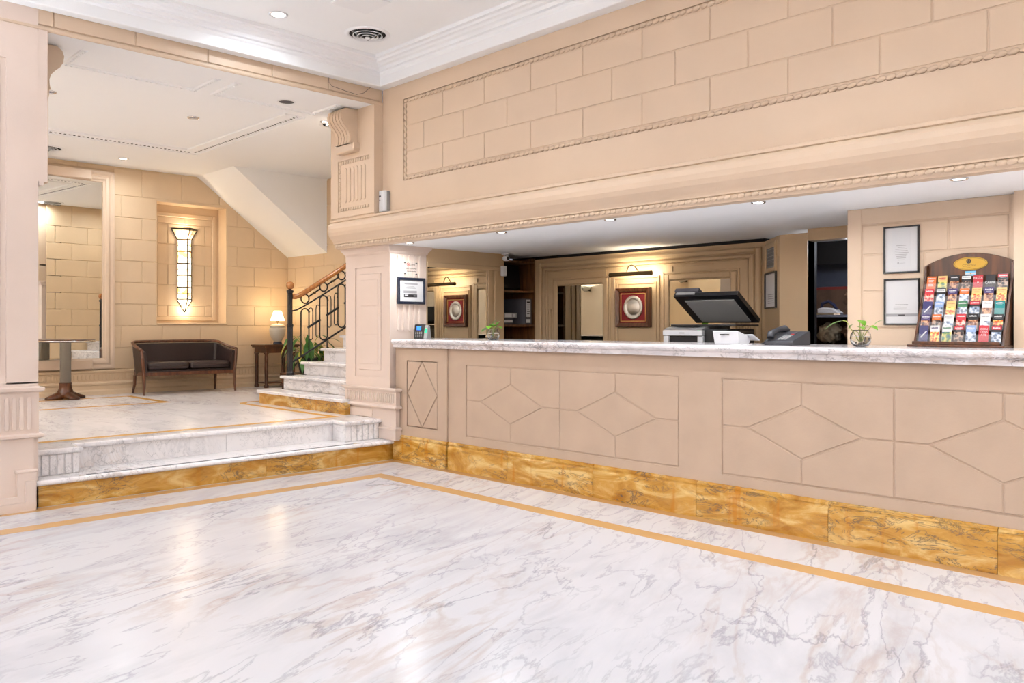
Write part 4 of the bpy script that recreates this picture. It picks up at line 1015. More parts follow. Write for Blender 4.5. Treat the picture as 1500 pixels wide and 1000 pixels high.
# iron
cl_ = thing('closet_lamp', 'small ceiling lamp inside the closet, hidden above the doorway', 'lamp', (-2.95, 6.75, 2.035))
MB().lathe([(.001, -.03), (.05, -.025), (.06, -.002)], o3, 16).build('shade', M['lens'], cl_)
l_ = bpy.data.lights.new('bulb', 'POINT'); l_.energy = 7; l_.color = (.85, .9, 1); l_.shadow_soft_size = .05
o = bpy.data.objects.new('bulb', l_); C.objects.link(o); o.parent = cl_; o.location = (0, 0, -.12)
ir = thing('clothes_iron', 'blue and white clothes iron standing on the closet shelf', 'iron', (-3.30, 7.10, 1.366), -.1)
MB().prism(FZ(0), [(-.11, -.045), (.05, -.045), (.10, -.02), (.115, 0), (.10, .02), (.05, .045), (-.11, .045)], 0, .012).build('soleplate', M['chrome'], ir)
MB().prism(FY(.04), [(-.11, .012), (.10, .012), (.04, .055), (-.06, .065), (-.11, .055)], 0, .08, .01).build('iron_body', M['whiteplastic'], ir)
MB().tube([(-.09, 0, .05), (-.085, 0, .10), (-.02, 0, .118), (.03, 0, .085), (.055, 0, .045)], .014, 8).build('handle', M['cloth3'], ir)
def heap(name, label, cat, loc, sx_, sy_, sz_, mat, seed, hang=False):
    bm = bmesh.new(); bmesh.ops.create_icosphere(bm, subdivisions=4, radius=1)
    r = random.Random(seed); ph = [r.uniform(0, 6) for _ in range(8)]
    for v in bm.verts:
        c = v.co; k = 1+.12*math.sin(9*c.x+ph[0]+2*math.sin(5*c.z+ph[1]))+.08*math.sin(15*c.y+7*c.z+ph[2])
        v.co = Vector((c.x*sx_*k, c.y*sy_*k, max(-.95, c.z)*sz_*(k if not hang else 1)))
        if hang: v.co.x *= 1-.35*max(0, c.z)
    zmin = min(v.co.z for v in bm.verts)
    for v in bm.verts: v.co.z -= zmin
    me = bpy.data.meshes.new(name); bm.to_mesh(me); bm.free()
    for p in me.polygons: p.use_smooth = True
    me.materials.append(mat); o = bpy.data.objects.new(name, me); C.objects.link(o); o.location = loc
    return tag(o, label, cat)
heap('folded_cloth', 'crumpled brown cloth hanging in the closet over the shelf', 'cloth', (-3.05, 7.12, 1.366), .13, .07, .125, M['cloth'], 1, True)
heap('folded_cloth', 'reddish cloth at the right edge of the closet opening', 'cloth', (-2.86, 7.08, 1.366), .07, .06, .11, M['cloth2'], 2, True)
heap('folded_cloth', 'pale crumpled cloth on the lower closet shelf', 'cloth', (-3.33, 7.15, 1.11), .10, .10, .085, M['ceramic'], 3)
heap('folded_cloth', 'brown heap of cloth on the lower closet shelf', 'cloth', (-3.05, 7.15, 1.11), .15, .12, .09, M['cloth'], 4)
# block with the notices
wp = struct(MB().box(-2.44, 1.9, 5.50, 6.55, 0, 2.039).build('wall_notice', M['paint']))
F5 = FY(5.50)
mb = MB(); mb.fbox(F5, -2.44, -2.345, 0, 2.039, 0, .008, bev=.003); mb.fbox(F5, -1.475, -1.43, 0, 2.039, 0, .008, bev=.003); mb.fbox(F5, -2.345, -1.475, 1.935, 2.039, 0, .008, bev=.003)
mb.build('surround', M['paint'], wp)
for (v0, v1, js_) in ((1.735, 1.93, (-1.81,)), (1.495, 1.735, (-1.95,)), (1.255, 1.495, (-1.81,)), (1.0, 1.255, ())):
    q = [-2.34]+list(js_)+[-1.48]
    for a, b in zip(q, q[1:]): block('Y', FY(0), (a, 5.5, v0), b-a, v1-v0, M['paint'], wp, gap=.009, proud=.006)
struct(MB().box(-1.425, 1.9, 5.38, 5.52, 0, 2.039).build('wall_pier_right', M['paint']))

# ------------------------------------------------------------------ lit framed plate with its picture lamp
pk = thing('framed_plate', 'silver plate on red velvet in a mahogany frame under the picture lamp', 'picture', (-5.135, 6.68, 1.25), world=True)
Fp = FY(6.685)
frame_sweep(Fp, -5.305, -4.965, 1.30, 1.607, [(0, -.01), (0, .020), (.012, .026), (.036, .034), (.043, .026), (.043, -.01)], M['wood2'], 'frame', pk)
frame_sweep(Fp, -5.285, -4.985, 1.32, 1.587, [(-.0, 0), (0, .014), (.006, .014), (.006, 0)], M['goldleaf'], 'gold_line', pk)
MB().fbox(Fp, -5.31, -4.96, 1.295, 1.61, -.008, .006).build('velvet', M['burgundy'], pk)
mb = MB()
for (r0, z0_) in (((1.0, .006),)):
    pass
prof = [(.999, .007), (1.0, .012), (.97, .017), (.90, .015), (.84, .018), (.72, .014), (.66, .008), (.64, .010), (.01, .010)]
rings = []
for r, h in prof: rings.append(mb.add([Fp(-5.135+.118*r*math.cos(2*PI*j/48)*(1+.012*(j % 2)*(r > .9)), 1.453+.118*r*math.sin(2*PI*j/48), h) for j in range(48)]))
for a, b in zip(rings, rings[1:]):
    for j in range(48): mb.face([a+j, a+(j+1) % 48, b+(j+1) % 48, b+j], 0, True)
mb.face([rings[-1]+j for j in range(48)])
mb.build('plate', M['silver'], pk)
pm = thing('picture_lamp', 'bronze tube picture lamp with curved arm above the framed plate', 'lamp', (-5.08, 6.69, 1.80), world=True)
LX0, LX1, LY, LZ = -5.30, -4.80, 6.52, 1.775
mb = MB(); n_ = 14
ar = [(PI*.02+PI*1.25*i/n_) for i in range(n_+1)]
pr0 = [(LY+.024*math.cos(a), LZ+.024*math.sin(a)) for a in ar]; pr1 = [(LY+.021*math.cos(a), LZ+.021*math.sin(a)) for a in ar[::-1]]
mb.prism(lambda u, v, w: (w, u, v), pr0+pr1, LX0, LX1); mb.build('lamp_tube', M['bronze'], pm)
for x_ in (LX0, LX1): MB().lathe([(.001, -.008), (.022, -.006), (.025, 0), (.022, .006), (.001, .008)], (x_, LY, LZ), 16, axis='x').build('end_cap', M['bronze'], pm)
MB().lathe([(.008, LX0+.02), (.008, LX1-.02)], (0, LY, LZ-.002), 8, axis='x').build('lamp_bulb', M['lens'], pm)
MB().tube([(-5.06, 6.70, 1.80), (-5.06, 6.66, 1.81), (-5.07, 6.61, 1.86), (-5.08, 6.575, 1.868), (-5.09, 6.54, 1.85), (-5.095, LY, 1.80)], .006, 8).build('arm', M['bronze'], pm)
MB().lathe([(.001, -.004), (.016, 0), (.014, .012), (.001, .018)], (-5.06, 6.695, 1.80), 14, axis='y').build('wall_rose', M['bronze'], pm)
def area(name, loc, rot, sx_, sy_, e, col, parent=None, spread=PI, shape='RECTANGLE'):
    l = bpy.data.lights.new(name, 'AREA'); l.energy = e; l.color = col; l.shape = shape; l.size = sx_
    if shape in ('RECTANGLE', 'ELLIPSE'): l.size_y = sy_
    l.spread = spread
    o = bpy.data.objects.new(name, l); C.objects.link(o); o.location = loc; o.rotation_euler = rot
    if parent is not None:
        o.parent = parent
        if parent.get('_world'): o.matrix_parent_inverse = Matrix.Translation(parent.location).inverted()
    return o
area('bulb', (-5.05, LY+.028, LZ+.0), (-PI/2-.45 if False else PI/2, 0, 0), .44, .02, 2.6, (1, .88, .66), pm)
area('bulb', (-5.05, LY+.03, LZ+.028), (PI-.5, 0, 0), .44, .02, 1.5, (1, .88, .66), pm)

# ------------------------------------------------------------------ things on the counter
Z = 1.1452
cp = thing('copier', 'white and black office copier with its scanner lid raised', 'copier', (-3.90, 5.95, 1.02))
MB().box(-.21, .17, -.22, .22, -.12, .0).build('lower_body', M['whiteplastic'], cp, bevel=.01)
mb = MB(); mb.box(-.21, .17, -.20, .22, .0, .03)
mb.box(-.21, -.16, -.20, .22, .03, .17); mb.box(.12, .17, -.20, .22, .03, .17); mb.box(-.16, .12, .10, .22, .03, .17); mb.box(-.21, .17, -.21, .22, .17, .215)
mb.build('front_shell', M['whiteplastic'], cp, bevel=.006)
MB().box(-.158, .118, -.18, .098, .031, .168).build('tray_recess', M['black'], cp)
MB().prism(lambda u, v, w: (w, u, v), [(-.20, .218), (.22, .218), (.22, .245), (-.05, .25), (-.16, .235)], -.205, .165).build('control_panel', M['grey'], cp)
MB().box(-.10, .10, -.17, -.12, .2415, .243).build('panel_glass', M['black'], cp); MB().box(.12, .128, -.19, -.185, .21, .216).build('ready_light', M['green_light'], cp)
MB().box(.172, .38, -.18, .24, -.12, .225).build('side_cabinet', M['black'], cp, bevel=.01)
MB().box(-.19, .42, -.12, .24, .246, .262).build('scanner_bed', M['black'], cp, bevel=.004)
ld = bpy.data.objects.new('scanner_lid', None)
bpy.data.objects.remove(ld)
th_ = math.radians(33); ca, sa = math.cos(th_), math.sin(th_)
def FLid(u, v, w): return (u, .24-v*ca+w*sa*1.0, .275+v*sa+w*ca)      # u across, v from hinge to front, w lid thickness upwards
o = MB().prism(FLid, [(-.18, 0), (.42, 0), (.42, .40), (-.18, .40)], .0, .045, .008).build('scanner_lid', M['black'], cp)
MB().prism(FLid, [(-.10, .03), (.36, .03), (.36, .34), (-.10, .34)], -.006, -.0005).build('lid_pad', M['grey'], o)
MB().prism(FLid, [(-.18, .24), (.05, .24), (.05, .41), (-.18, .41)], .045, .085, .01).build('document_feeder', M['darkgrey'], o)
MB().prism(FLid, [(-.16, .401), (.02, .401), (.02, .408), (-.16, .408)], .015, .04).build('display', M['grey'], o)
MB().box(-.045, .005, -.2108, -.2098, .188, .197).build('maker_mark', M['greyink'], cp)
dk = MB().box(-4.6, -3.05, 5.60, 6.35, .86, .899).box(-4.55, -4.5, 5.65, 6.3, 0, .86).box(-3.15, -3.1, 5.65, 6.3, 0, .86).build('desk', M['shelfwood']); tag(dk, 'low wooden work desk under the copier behind the counter', 'desk')
cp.location.z = 1.0195+.0
# card terminal
cd = thing('card_terminal', 'white wedge-shaped payment terminal seen from behind on the counter', 'terminal', (-3.02, 5.02, Z), .0)
MB().prism(lambda u, v, w: (w, u, v), [(-.055, 0), (.06, 0), (.075, .01), (.10, .045), (-.075, .092), (-.08, .088)], -.105, .085).build('shell', M['whiteplastic'], cd, bevel=.006)
MB().prism(lambda u, v, w: (w, u, v), [(.04, .062), (.13, .024), (.132, .030), (.045, .068)], -.10, .13).build('screen_lid', M['whiteplastic'], cd, bevel=.002)
MB().box(-.05, .02, -.0815, -.073, .062, .069).build('card_slot', M['black'], cd)
# telephone
ph = thing('telephone', 'dark grey desk telephone with handset and keys on the counter', 'telephone', (-2.66, 5.07, Z), -.15)
MB().prism(lambda u, v, w: (w, u, v), [(-.095, 0), (.095, 0), (.095, .085), (.08, .09), (-.09, .028), (-.095, .02)], -.10, .12).build('base', M['slate'], ph, bevel=.005)
tilt = math.atan2(.062, .17)
def FT(u, v, w): return (u, -.09+v*math.cos(tilt)-w*math.sin(tilt), .028+v*math.sin(tilt)+w*math.cos(tilt))
mb = MB()
for i in range(3):
    for j in range(4): mb.fbox(FT, -.01+i*.024, .008+i*.024, .02+j*.022, .034+j*.022, 0, .005, bev=.001)
stuff(mb.build('keys', M['grey'], ph))
MB().fbox(FT, -.01, .056, .125, .155, 0, .003).build('display', M['darkgrey'], ph); MB().fbox(FT, .03, .05, .112, .12, 0, .004).build('red_key', M['redink'], ph)
MB().tube([(-.055, -.085, .048), (-.06, -.075, .072), (-.06, 0, .098), (-.06, .07, .108), (-.058, .092, .09)], .021, 10, taper=[1.15, 1.1, .8, 1.05, 1.15]).build('handset', M['slate'], ph)
MB().tube([(-.06, -.10, .04), (-.085, -.115, .012), (-.12, -.09, .008), (-.135, -.03, .01), (-.11, .03, .01)], .004, 6).build('cord', M['black'], ph)
o = MB().box(-.06, .06, -.035, .035, 0, .004).build('paper_slip', M['paper'], None, (-2.90, 4.93, Z)); o.rotation_euler = (0, 0, .1); tag(o, 'white slip of paper lying before the telephone', 'paper')
# fingerprint clock
fp = thing('fingerprint_terminal', 'black fingerprint time clock with blue screen at the left counter end', 'terminal', (-6.36, 4.99, Z), .25)
MB().prism(lambda u, v, w: (w, u, v), [(-.035, 0), (.03, 0), (.01, .13), (-.012, .14), (-.022, .135)], -.085, .035).build('case', M['black'], fp, bevel=.004)
MB().prism(lambda u, v, w: (w, u, v), [(-.045, 0), (.03, 0), (.01, .125), (-.02, .132)], .036, .078).build('reader_housing', M['grey'], fp, bevel=.006)
fy = lambda z_: -.035+.013*z_/.135
def FS(u, v, w): return (u, -.0352+.096*v-w, v)
MB().fbox(FS, -.055, -.005, .085, .122, 0, .002).build('screen', M['screen'], fp)
def FS2(u, v, w): return (u, -.0455+.19*v-w, v)
MB().fbox(FS2, .045, .070, .06, .10, 0, .002, bev=.0).build('sensor', M['green_light'], fp)
mb = MB()
for i in range(4):
    for j in range(4): mb.fbox(FS, -.068+i*.022, -.056+i*.022, .015+j*.015, .023+j*.015, 0, .002)
stuff(mb.build('keys', M['grey'], fp))

# framed notice and plaque on the pier
Gp = FX(-6.490)
nf = thing('framed_notice', 'navy framed notice on the fluted pillar face above the counter end', 'picture', (-6.49, 4.94, 1.47), world=True)
frame_sweep(Gp, 4.805, 5.085, 1.505, 1.71, [(0, 0), (0, .014), (.004, .018), (.022, .018), (.026, .012), (.026, 0)], M['navy'], 'frame', nf)
MB().fbox(Gp, 4.80, 5.09, 1.50, 1.715, 0, .006).build('sheet', M['paper'], nf)
mb = MB(); mb.fbox(Gp, 4.86, 5.02, 1.668, 1.682, .006, .0066); mb.fbox(Gp, 4.85, 5.01, 1.585, 1.61, .006, .0066)
for k in range(3): mb.fbox(Gp, 4.87+.01*k, 5.00-.01*k, 1.630+k*.01, 1.634+k*.01, .006, .0066)
mb.build('print', M['greyink'], nf); MB().fbox(Gp, 4.855, 5.015, 1.545, 1.575, .006, .0066).build('print', M['ink'], nf)
mb = MB(); mb.fbox(Gp, 4.865, 4.905, 1.558, 1.570, .0066, .007); mb.fbox(Gp, 4.97, 5.008, 1.556, 1.563, .0066, .007); mb.build('print', M['paper'], nf)
pq = thing('sign', 'clear plaque with red no-smoking symbol on the fluted pillar face', 'sign', (-6.49, 4.93, 1.77), world=True)
MB().fbox(Gp, 4.86, 5.01, 1.765, 1.885, .010, .013).build('acrylic_plate', M['acrylic'], pq)
for (u, v) in ((4.865, 1.877), (5.005, 1.877), (4.865, 1.772), (5.005, 1.772)): MB().lathe([(.005, 0), (.005, .017), (.003, .019)], (-6.492, u, v), 10, axis='x').build('stud', M['darkmetal'], pq)
MB().tube([(-6.4765, 4.90+.016*math.cos(2*PI*i/18), 1.862+.016*math.sin(2*PI*i/18)) for i in range(18)], .002, 5, closed=True).build('symbol', M['redink'], pq)
MB().tube([(-6.4765, 4.89, 1.873), (-6.4765, 4.911, 1.851)], .002, 5).build('symbol', M['redink'], pq)
MB().fbox(Gp, 4.893, 4.911, 1.861, 1.865, .0132, .0142).build('symbol', M['ink'], pq)
tm = lambda u, v: mat_axes((-6.4766, u, v), (0, 1, 0), (0, 0, 1))
text('ZONA', .020, tm(4.955, 1.860), M['ink'], pq); text('LIBRE DE HUMO', .0215, tm(4.937, 1.822), M['ink'], pq, sx=.82)
mb = MB()
for k in range(9): mb.fbox(Gp, 4.885+k*.0125, 4.885+k*.0125+.006+.003*(k % 2), 1.793, 1.799, .0132, .0138)
mb.build('print', M['ink'], pq)

# air freshener
af = thing('air_freshener', 'white plastic air freshener dispenser on the wall above the counter corner', 'dispenser', (-6.44, 4.62, 2.335))
MB().prism(lambda u, v, w: (u, v, w), [(-.052, .0), (.052, .0), (.052, -.045), (.035, -.062), (-.035, -.062), (-.052, -.045)], 0, .195).build('casing', M['whiteplastic'], af, bevel=.006)
MB().box(-.030, -.002, -.0650, -.0625, .135, .150).build('window', M['darkgrey'], af); MB().lathe([(.006, 0), (.006, .003)], (-.018, -.0625, .105), 10, axis='y').build('nozzle', M['black'], af)
MB().box(.053, .056, -.035, -.005, .01, .19).build('back_plate', M['grey'], af)
# security camera
sq = thing('security_camera', 'small white ceiling camera by the dark wooden shelves', 'camera', (-6.38, 6.10, SOF))
MB().lathe([(.001, -.028), (.028, -.026), (.04, -.012), (.045, -.001)], o3, 18).build('mount', M['whiteplastic'], sq)
MB().lathe([(.020, -.03), (.026, -.02), (.028, .03), (.020, .034)], (.03, -.02, -.062), 16, axis='x').build('camera_head', M['whiteplastic'], sq)
MB().lathe([(.018, 0), (.018, .002)], (.0645, -.02, -.062), 16, axis='x').build('glass_front', M['black'], sq)
MB().tube([(0, 0, -.02), (.01, -.01, -.045)], .01, 8).build('joint', M['whiteplastic'], sq)
mb = MB().box(-.02, .02, -.03, .03, 0, .11); o = mb.build('sensor', M['whiteplastic'], None, (-6.47, 6.205-.04, 1.80), bevel=.008); tag(o, 'small white wall sensor below the ceiling camera', 'sensor')

# framed notices on the block
def notice(label, u0, u1, v0, v1, low):
    t = thing('framed_notice', label, 'picture', ((u0+u1)/2, 5.48, v0), world=True); FF = FY(5.490)
    frame_sweep(FF, u0, u1, v0, v1, [(0, 0), (0, .014), (.008, .016), (.010, .012), (.010, 0)], M['black'], 'frame', t)
    MB().fbox(FF, u0, u1, v0, v1, 0, .005).build('sheet', M['paper'], t)
    mb = MB()
    if not low:
        MB().fbox(FF, u0+.045, u1-.045, v0+.03, v1-.008, .005, .0056).build('inner_sheet', M['paper2'], t)
        cx = (u0+u1)/2
        for k in range(9):
            hw = (.030, .022, .036, .04, .045, .038, .03, .028, .02)[k]; mb.fbox(FF, cx-hw, cx+hw, v1-.115-k*.0115, v1-.112-k*.0115, .0056, .006)
        mb.build('print', M['greyink'], t); text('O ---------', .012, Matrix.Translation((cx, 5.4838, v0+.055)) @ Matrix.Rotation(PI/2, 4, 'X'), M['ink'], t)
    else:
        cx = (u0+u1)/2
        text('............', .03, Matrix.Translation((cx, 5.4838, v0+.128)) @ Matrix.Rotation(PI/2, 4, 'X'), M['ink'], t)
        for k in range(3): mb.fbox(FF, cx-.05, cx+(-.005, .03, .055)[k], v0+.105-k*.008, v0+.107-k*.008, .005, .0056)
        mb.build('print', M['greyink'], t)
        MB().fbox(FF, u0+.004, u1-.004, v0+.045, v0+.062, .005, .0056).build('print', M['greyink'], t)
        MB().fbox(FF, cx-.02, cx+.02, v0+.050, v0+.057, .0056, .006).build('print', M['ink'], t)
notice('upper black framed notice on the wall left of the brochure rack', -2.188, -1.988, 1.615, 1.895, False)
notice('lower black framed notice on the wall left of the brochure rack', -2.186, -1.986, 1.285, 1.560, True)

# ------------------------------------------------------------------ brochure rack
rk = thing('brochure_rack', 'dark wooden brochure rack with arched back and gold oval plaque', 'rack', (-1.67, 5.36, Z), world=True)
RX0, RX1, RYB, RYF = -1.925, -1.437, 5.470, 5.235
MB().box(RX0-.03, RX1+.008, RYF-.02, RYB+.005, Z, Z+.014).build('base_board', M['wood'], rk, bevel=.004)
MB().box(RX0-.005, RX1-.02, RYF-.005, RYF+.008, Z+.014, Z+.034).build('front_lip', M['wood'], rk, bevel=.003)
n_ = 18
top = [(RX0+(RX1-RX0)*i/n_, Z+.500+.062*(1-((i-n_/2)/(n_/2))**2)) for i in range(n_+1)]
MB().prism(FY(RYB), [(RX0, Z+.014), (RX1, Z+.014)]+top[::-1], 0, .014, .002).build('back_panel', M['wood'], rk)
for x_ in (RX0, RX1-.012):
    MB().prism(lambda u, v, w: (w, u, v), [(RYF+.005, Z+.014), (RYB-.014, Z+.014), (RYB-.014, Z+.498), (RYB-.045, Z+.490), (RYB-.055, Z+.40)], x_, x_+.012).build('side_panel', M['wood'], rk)
mb = MB(); FF = FY(RYB-.014)
ov = [(-1.675+.094*math.cos(2*PI*i/40), Z+.497+.040*math.sin(2*PI*i/40)) for i in range(40)]
mb.prism(FF, ov, 0, .005, .001); mb.build('plaque', M['gold'], rk)
MB().tube([(-1.675+.086*math.cos(2*PI*i/40), RYB-.0192, Z+.497+.034*math.sin(2*PI*i/40)) for i in range(40)], .0008, 4, closed=True).build('plaque_line', M['darkmetal'], rk)
MB().lathe([(.014, 0), (.014, .0012)], (-1.683, RYB-.0190, Z+.512), 20, axis='y').build('emblem', M['ink'], rk)
tb = lambda x_, z_, y_=RYB-.0204: Matrix.Translation((x_, y_, z_)) @ Matrix.Rotation(PI/2, 4, 'X')
MB().tube([(-1.683+.007*math.cos(2*PI*i/14), RYB-.0206, Z+.512+.007*math.sin(2*PI*i/14)) for i in range(14)], .001, 4, closed=True).build('emblem_ring', M['gold'], rk); text('COLON', .020, tb(-1.683, Z+.486, RYB-.0194), M['bronze'], rk); text('HOTEL', .008, tb(-1.683, Z+.472, RYB-.0194), M['bronze'], rk)
MB().box(-1.703, -1.645, RYB-.0165, RYB-.0145, Z+.424, Z+.452).build('flag_card', M['paper'], rk)
M['sky'] = plain('light_blue', srgb(112, 190, 228), .4)
MB().box(-1.703, -1.645, RYB-.0172, RYB-.0165, Z+.424, Z+.433).box(-1.703, -1.645, RYB-.0172, RYB-.0165, Z+.443, Z+.452).build('flag_stripe', M['sky'], rk)
MB().lathe([(.003, 0), (.003, .0008)], (-1.674, RYB-.0166, Z+.438), 10, axis='y').build('flag_sun', M['goldleaf'], rk)
K = {k: plain('card_'+k, srgb(*[v*.88 for v in c]), .3) for k, c in dict(orange=(226, 112, 40), cream=(238, 200, 130), black=(34, 30, 32), white=(230, 228, 226), red=(206, 44, 56), purple=(72, 56, 110),
     blue=(150, 176, 220), teal=(20, 140, 140), green=(70, 130, 90), tan=(206, 150, 96), navy=(56, 52, 108), pink=(200, 48, 60)).items()}
PIC = {'meat': picture('pic_meat', [srgb(50, 26, 18), srgb(120, 62, 40), srgb(200, 150, 110)], 60), 'pizza': picture('pic_pizza', [srgb(170, 40, 20), srgb(220, 110, 40), srgb(240, 210, 120)], 70),
       'city': picture('pic_city', [srgb(50, 60, 76), srgb(130, 146, 168), srgb(226, 228, 232)], 50), 'dark': picture('pic_dark', [srgb(20, 18, 20), srgb(70, 54, 50), srgb(170, 140, 120)], 60),
       'land': picture('pic_land', [srgb(40, 60, 110), srgb(90, 130, 90), srgb(220, 200, 110)], 40), 'tom': picture('pic_tomato', [srgb(150, 24, 22), srgb(210, 60, 50), srgb(236, 190, 170)], 70)}
rows = [ [('orange', None, 'T', ''), ('cream', 'land', 'R', ''), ('black', 'meat', 'W', ''), ('black', 'dark', 'B', ''), ('pink', None, 'W', 'PASTA'), ('black', None, 'W', 'CARNE'), ('black', 'dark', 'RB', '')],
         [('red', 'tom', 'W', ''), ('black', 'city', 'B', ''), ('purple', 'meat', 'W', ''), ('orange', 'city', 'W', ''), ('cream', 'pizza', 'T', ''), ('purple', 'meat', 'W', ''), ('cream', 'pizza', 'T', '')],
         [('navy', None, 'D', ''), ('blue', 'city', 'W', ''), ('cream', 'pizza', 'T', ''), ('green', 'city', 'W', ''), ('black', 'city', 'RB', ''), ('white', 'meat', 'K', ''), ('teal', None, 'W', '')],
         [('purple', 'meat', 'W', ''), ('orange', 'dark', 'W', ''), ('white', 'city', 'K', ''), ('red', 'tom', 'W', ''), ('black', 'meat', 'W', ''), ('white', 'city', 'K', ''), ('black', 'pizza', 'W', '')],
         [('navy', None, 'D', ''), ('white', 'pizza', 'P', ''), ('white', 'land', 'G', ''), ('black', 'dark', 'RB', ''), ('blue', 'city', 'W', ''), ('red', None, 'W', 'CON\nCENS\nATE'), ('black', 'city', 'RB', '')] ]
rown = ['top', 'second', 'middle', 'fourth', 'bottom']; coln = ['first', 'second', 'third', 'fourth', 'fifth', 'sixth', 'last']
cname = dict(orange='orange', cream='cream', black='black', white='white', red='red', purple='purple', blue='pale blue', teal='teal', green='dark green', tan='tan', navy='navy', pink='red')
pname = {None: 'plain', 'land': 'landscape', 'meat': 'food photo', 'dark': 'dark photo', 'tom': 'tomato coloured', 'city': 'city photo', 'pizza': 'pizza coloured'}
lean = .22
rng = random.Random(11)
for r, row in enumerate(rows):
    zb = Z+.336-.0775*r if r < 4 else Z+.030
    yb = RYB-.085-.0315*r
    MB().box(RX0+.013, RX1-.013, yb-.004, yb+.030, zb-.008, zb-.003).build('tier', M['acrylic'], rk)
    pitch = (RX1-RX0-.030)/7
    MB().box(RX0+.015, RX1-.015, yb-.0075, yb-.0055, zb-.004, zb+.045).build('pocket_front', M['acrylic'], rk)
    for c, (base_, pc, style, word) in enumerate(row):
        cx = RX0+.015+pitch*(c+.5); W_ = .026; H_ = .092+rng.uniform(0, .006) if r < 4 else .102
        lab = f"{cname[base_]} {pname[pc]} brochure, {coln[c]} in the {rown[r]} row of the rack"
        t = thing('brochure', lab, 'brochure', (cx, yb, zb-.0025), rng.uniform(-.06, .06), 'brochures in the wooden rack')
        t.rotation_euler = (-lean, rng.uniform(-.02, .02), rng.uniform(-.05, .05))
        MB().box(-W_, W_, 0, .004, 0, H_).build('booklet', K[base_], t)
        Fc = lambda u, v, w: (u, -w, v)
        if pc: MB().fbox(Fc, -W_+.001, W_-.001, .002, H_*(.62 if style != 'K' else .55), 0, .0006).build('cover_picture', PIC[pc], t)
        if style in ('W', 'K', 'G', 'P', 'T', 'R', 'B', 'RB') and not word:
            tm_ = {'W': K['white'], 'K': M['greyink'], 'G': K['green'], 'P': K['purple'], 'T': K['tan'] if base_ == 'cream' else K['white'], 'R': K['red'], 'B': K['white'], 'RB': K['red']}[style]
            if style in ('B', 'RB'): MB().fbox(Fc, -W_+.001, W_-.001, H_*.76, H_*.95, 0, .0008).build('title_band', tm_, t); tm2 = M['greyink'] if style == 'B' else K['white']
            else: tm2 = tm_
            mb = MB(); q = -W_*.75
            while q < W_*.7:
                l_ = rng.uniform(.003, .007); mb.fbox(Fc, q, min(q+l_, W_*.8), H_*.82, H_*.82+rng.uniform(.005, .008), 0, .0012); q += l_+.0015
            if rng.random() < .6: mb.fbox(Fc, -W_*.5, W_*.5, H_*.74, H_*.755, 0, .0012)
            mb.build('title', tm2, t)
        if style == 'D':
            MB().prism(Fc, [(-.018, .030), (-.012, .026), (.020, .066), (.014, .070)], 0, .0012).build('title', K['white'], t)
        if base_ == 'orange' and pc is None:
            mb = MB()
            for k in range(5): mb.fbox(Fc, -W_*.6, W_*(.5-.1*(k % 2)), H_*(.72-.09*k), H_*(.75-.09*k), 0, .0012)
            mb.build('title', K['white'], t)
        if word:
            n__ = word.count('\n')
            text(word, .021 if not n__ else .017, Matrix.Translation((0, -.0010, H_*(.80 if word == 'PASTA' else .48 if word == 'CARNE' else .62))) @ Matrix.Rotation(PI/2, 4, 'X'), K['white'], t, 'title', sx=.82 if not n__ else 1.0)
            if word == 'PASTA': MB().fbox(Fc, -.004, .004, .045, .052, 0, .0012).fbox(Fc, -.018, .018, .004, .010, 0, .0012).build('title', K['white'], t)

# ------------------------------------------------------------------ lights in the ceilings
def downlight(x, y, z, e, col, label, r=.055, lit=True, group='recessed ceiling downlights', spread=2.95):
    t = thing('downlight', label, 'ceiling light', (x, y, z), group=group)
    MB().lathe([(r*.80, .0), (r*.82, -.004), (r*1.0, -.009), (r*1.12, -.006), (r*1.16, -.0005)], o3, 26).build('trim_ring', M['chrome'] if not lit or r < .06 else M['whiteplastic'], t)
    MB().lathe([(r*.80, -.003), (r*.78, -.005), (.001, -.0055)], o3, 22).build('lens', M['lens'] if lit else M['dimlens'], t)
    if e > 0: area('bulb', (0, 0, -.014), (0, 0, 0), r*1.6, r*1.6, e, col, t, spread, 'DISK')
    return t
downlight(-5.95, 3.241, CEIL, P_MAIN*2.6, COL_MAIN, 'bright recessed downlight in the white main ceiling left of the round vent', .062, group=None) if False else None
t = downlight(-5.95, 3.241, CEIL, P_MAIN*2.6, COL_MAIN, 'bright recessed downlight in the white main ceiling left of the round vent', .065)
for ix, x in enumerate((-4.05, -2.1, -.1, 1.9, 3.4)):
    downlight(x, 3.27, CEIL, P_MAIN*4.6, COL_MAIN, f'{["first","second","third","fourth","fifth"][ix]} recessed downlight of the row along the counter wall', .065, spread=1.95)
for iy, y in enumerate((1.2, -.9, -3.2)):  # added rows of downlights out of view, general light for the lobby
    for ix, x in enumerate((-5.5, -3.4, -1.3, .9, 3.0)):
        downlight(x, y, CEIL, P_MAIN, COL_MAIN, f'{["first","second","third","fourth","fifth"][ix]} added unseen downlight in the {["near","middle","far"][iy]} row over the lobby floor', .065)
UP = [(-8.245, 3.555, 'round downlight in the middle of the upper lobby ceiling', False), (-10.875, 3.80, 'lit downlight near the back wall of the upper lobby', True), (-7.467, 4.60, 'small lit downlight by the scroll bracket', True),
      (-8.23, 2.24, 'downlight half hidden by the left pillar', False)]
for x, y, lb, lit in UP: downlight(x, y, UCEIL, P_UP, COL_UP, lb, .052, lit)
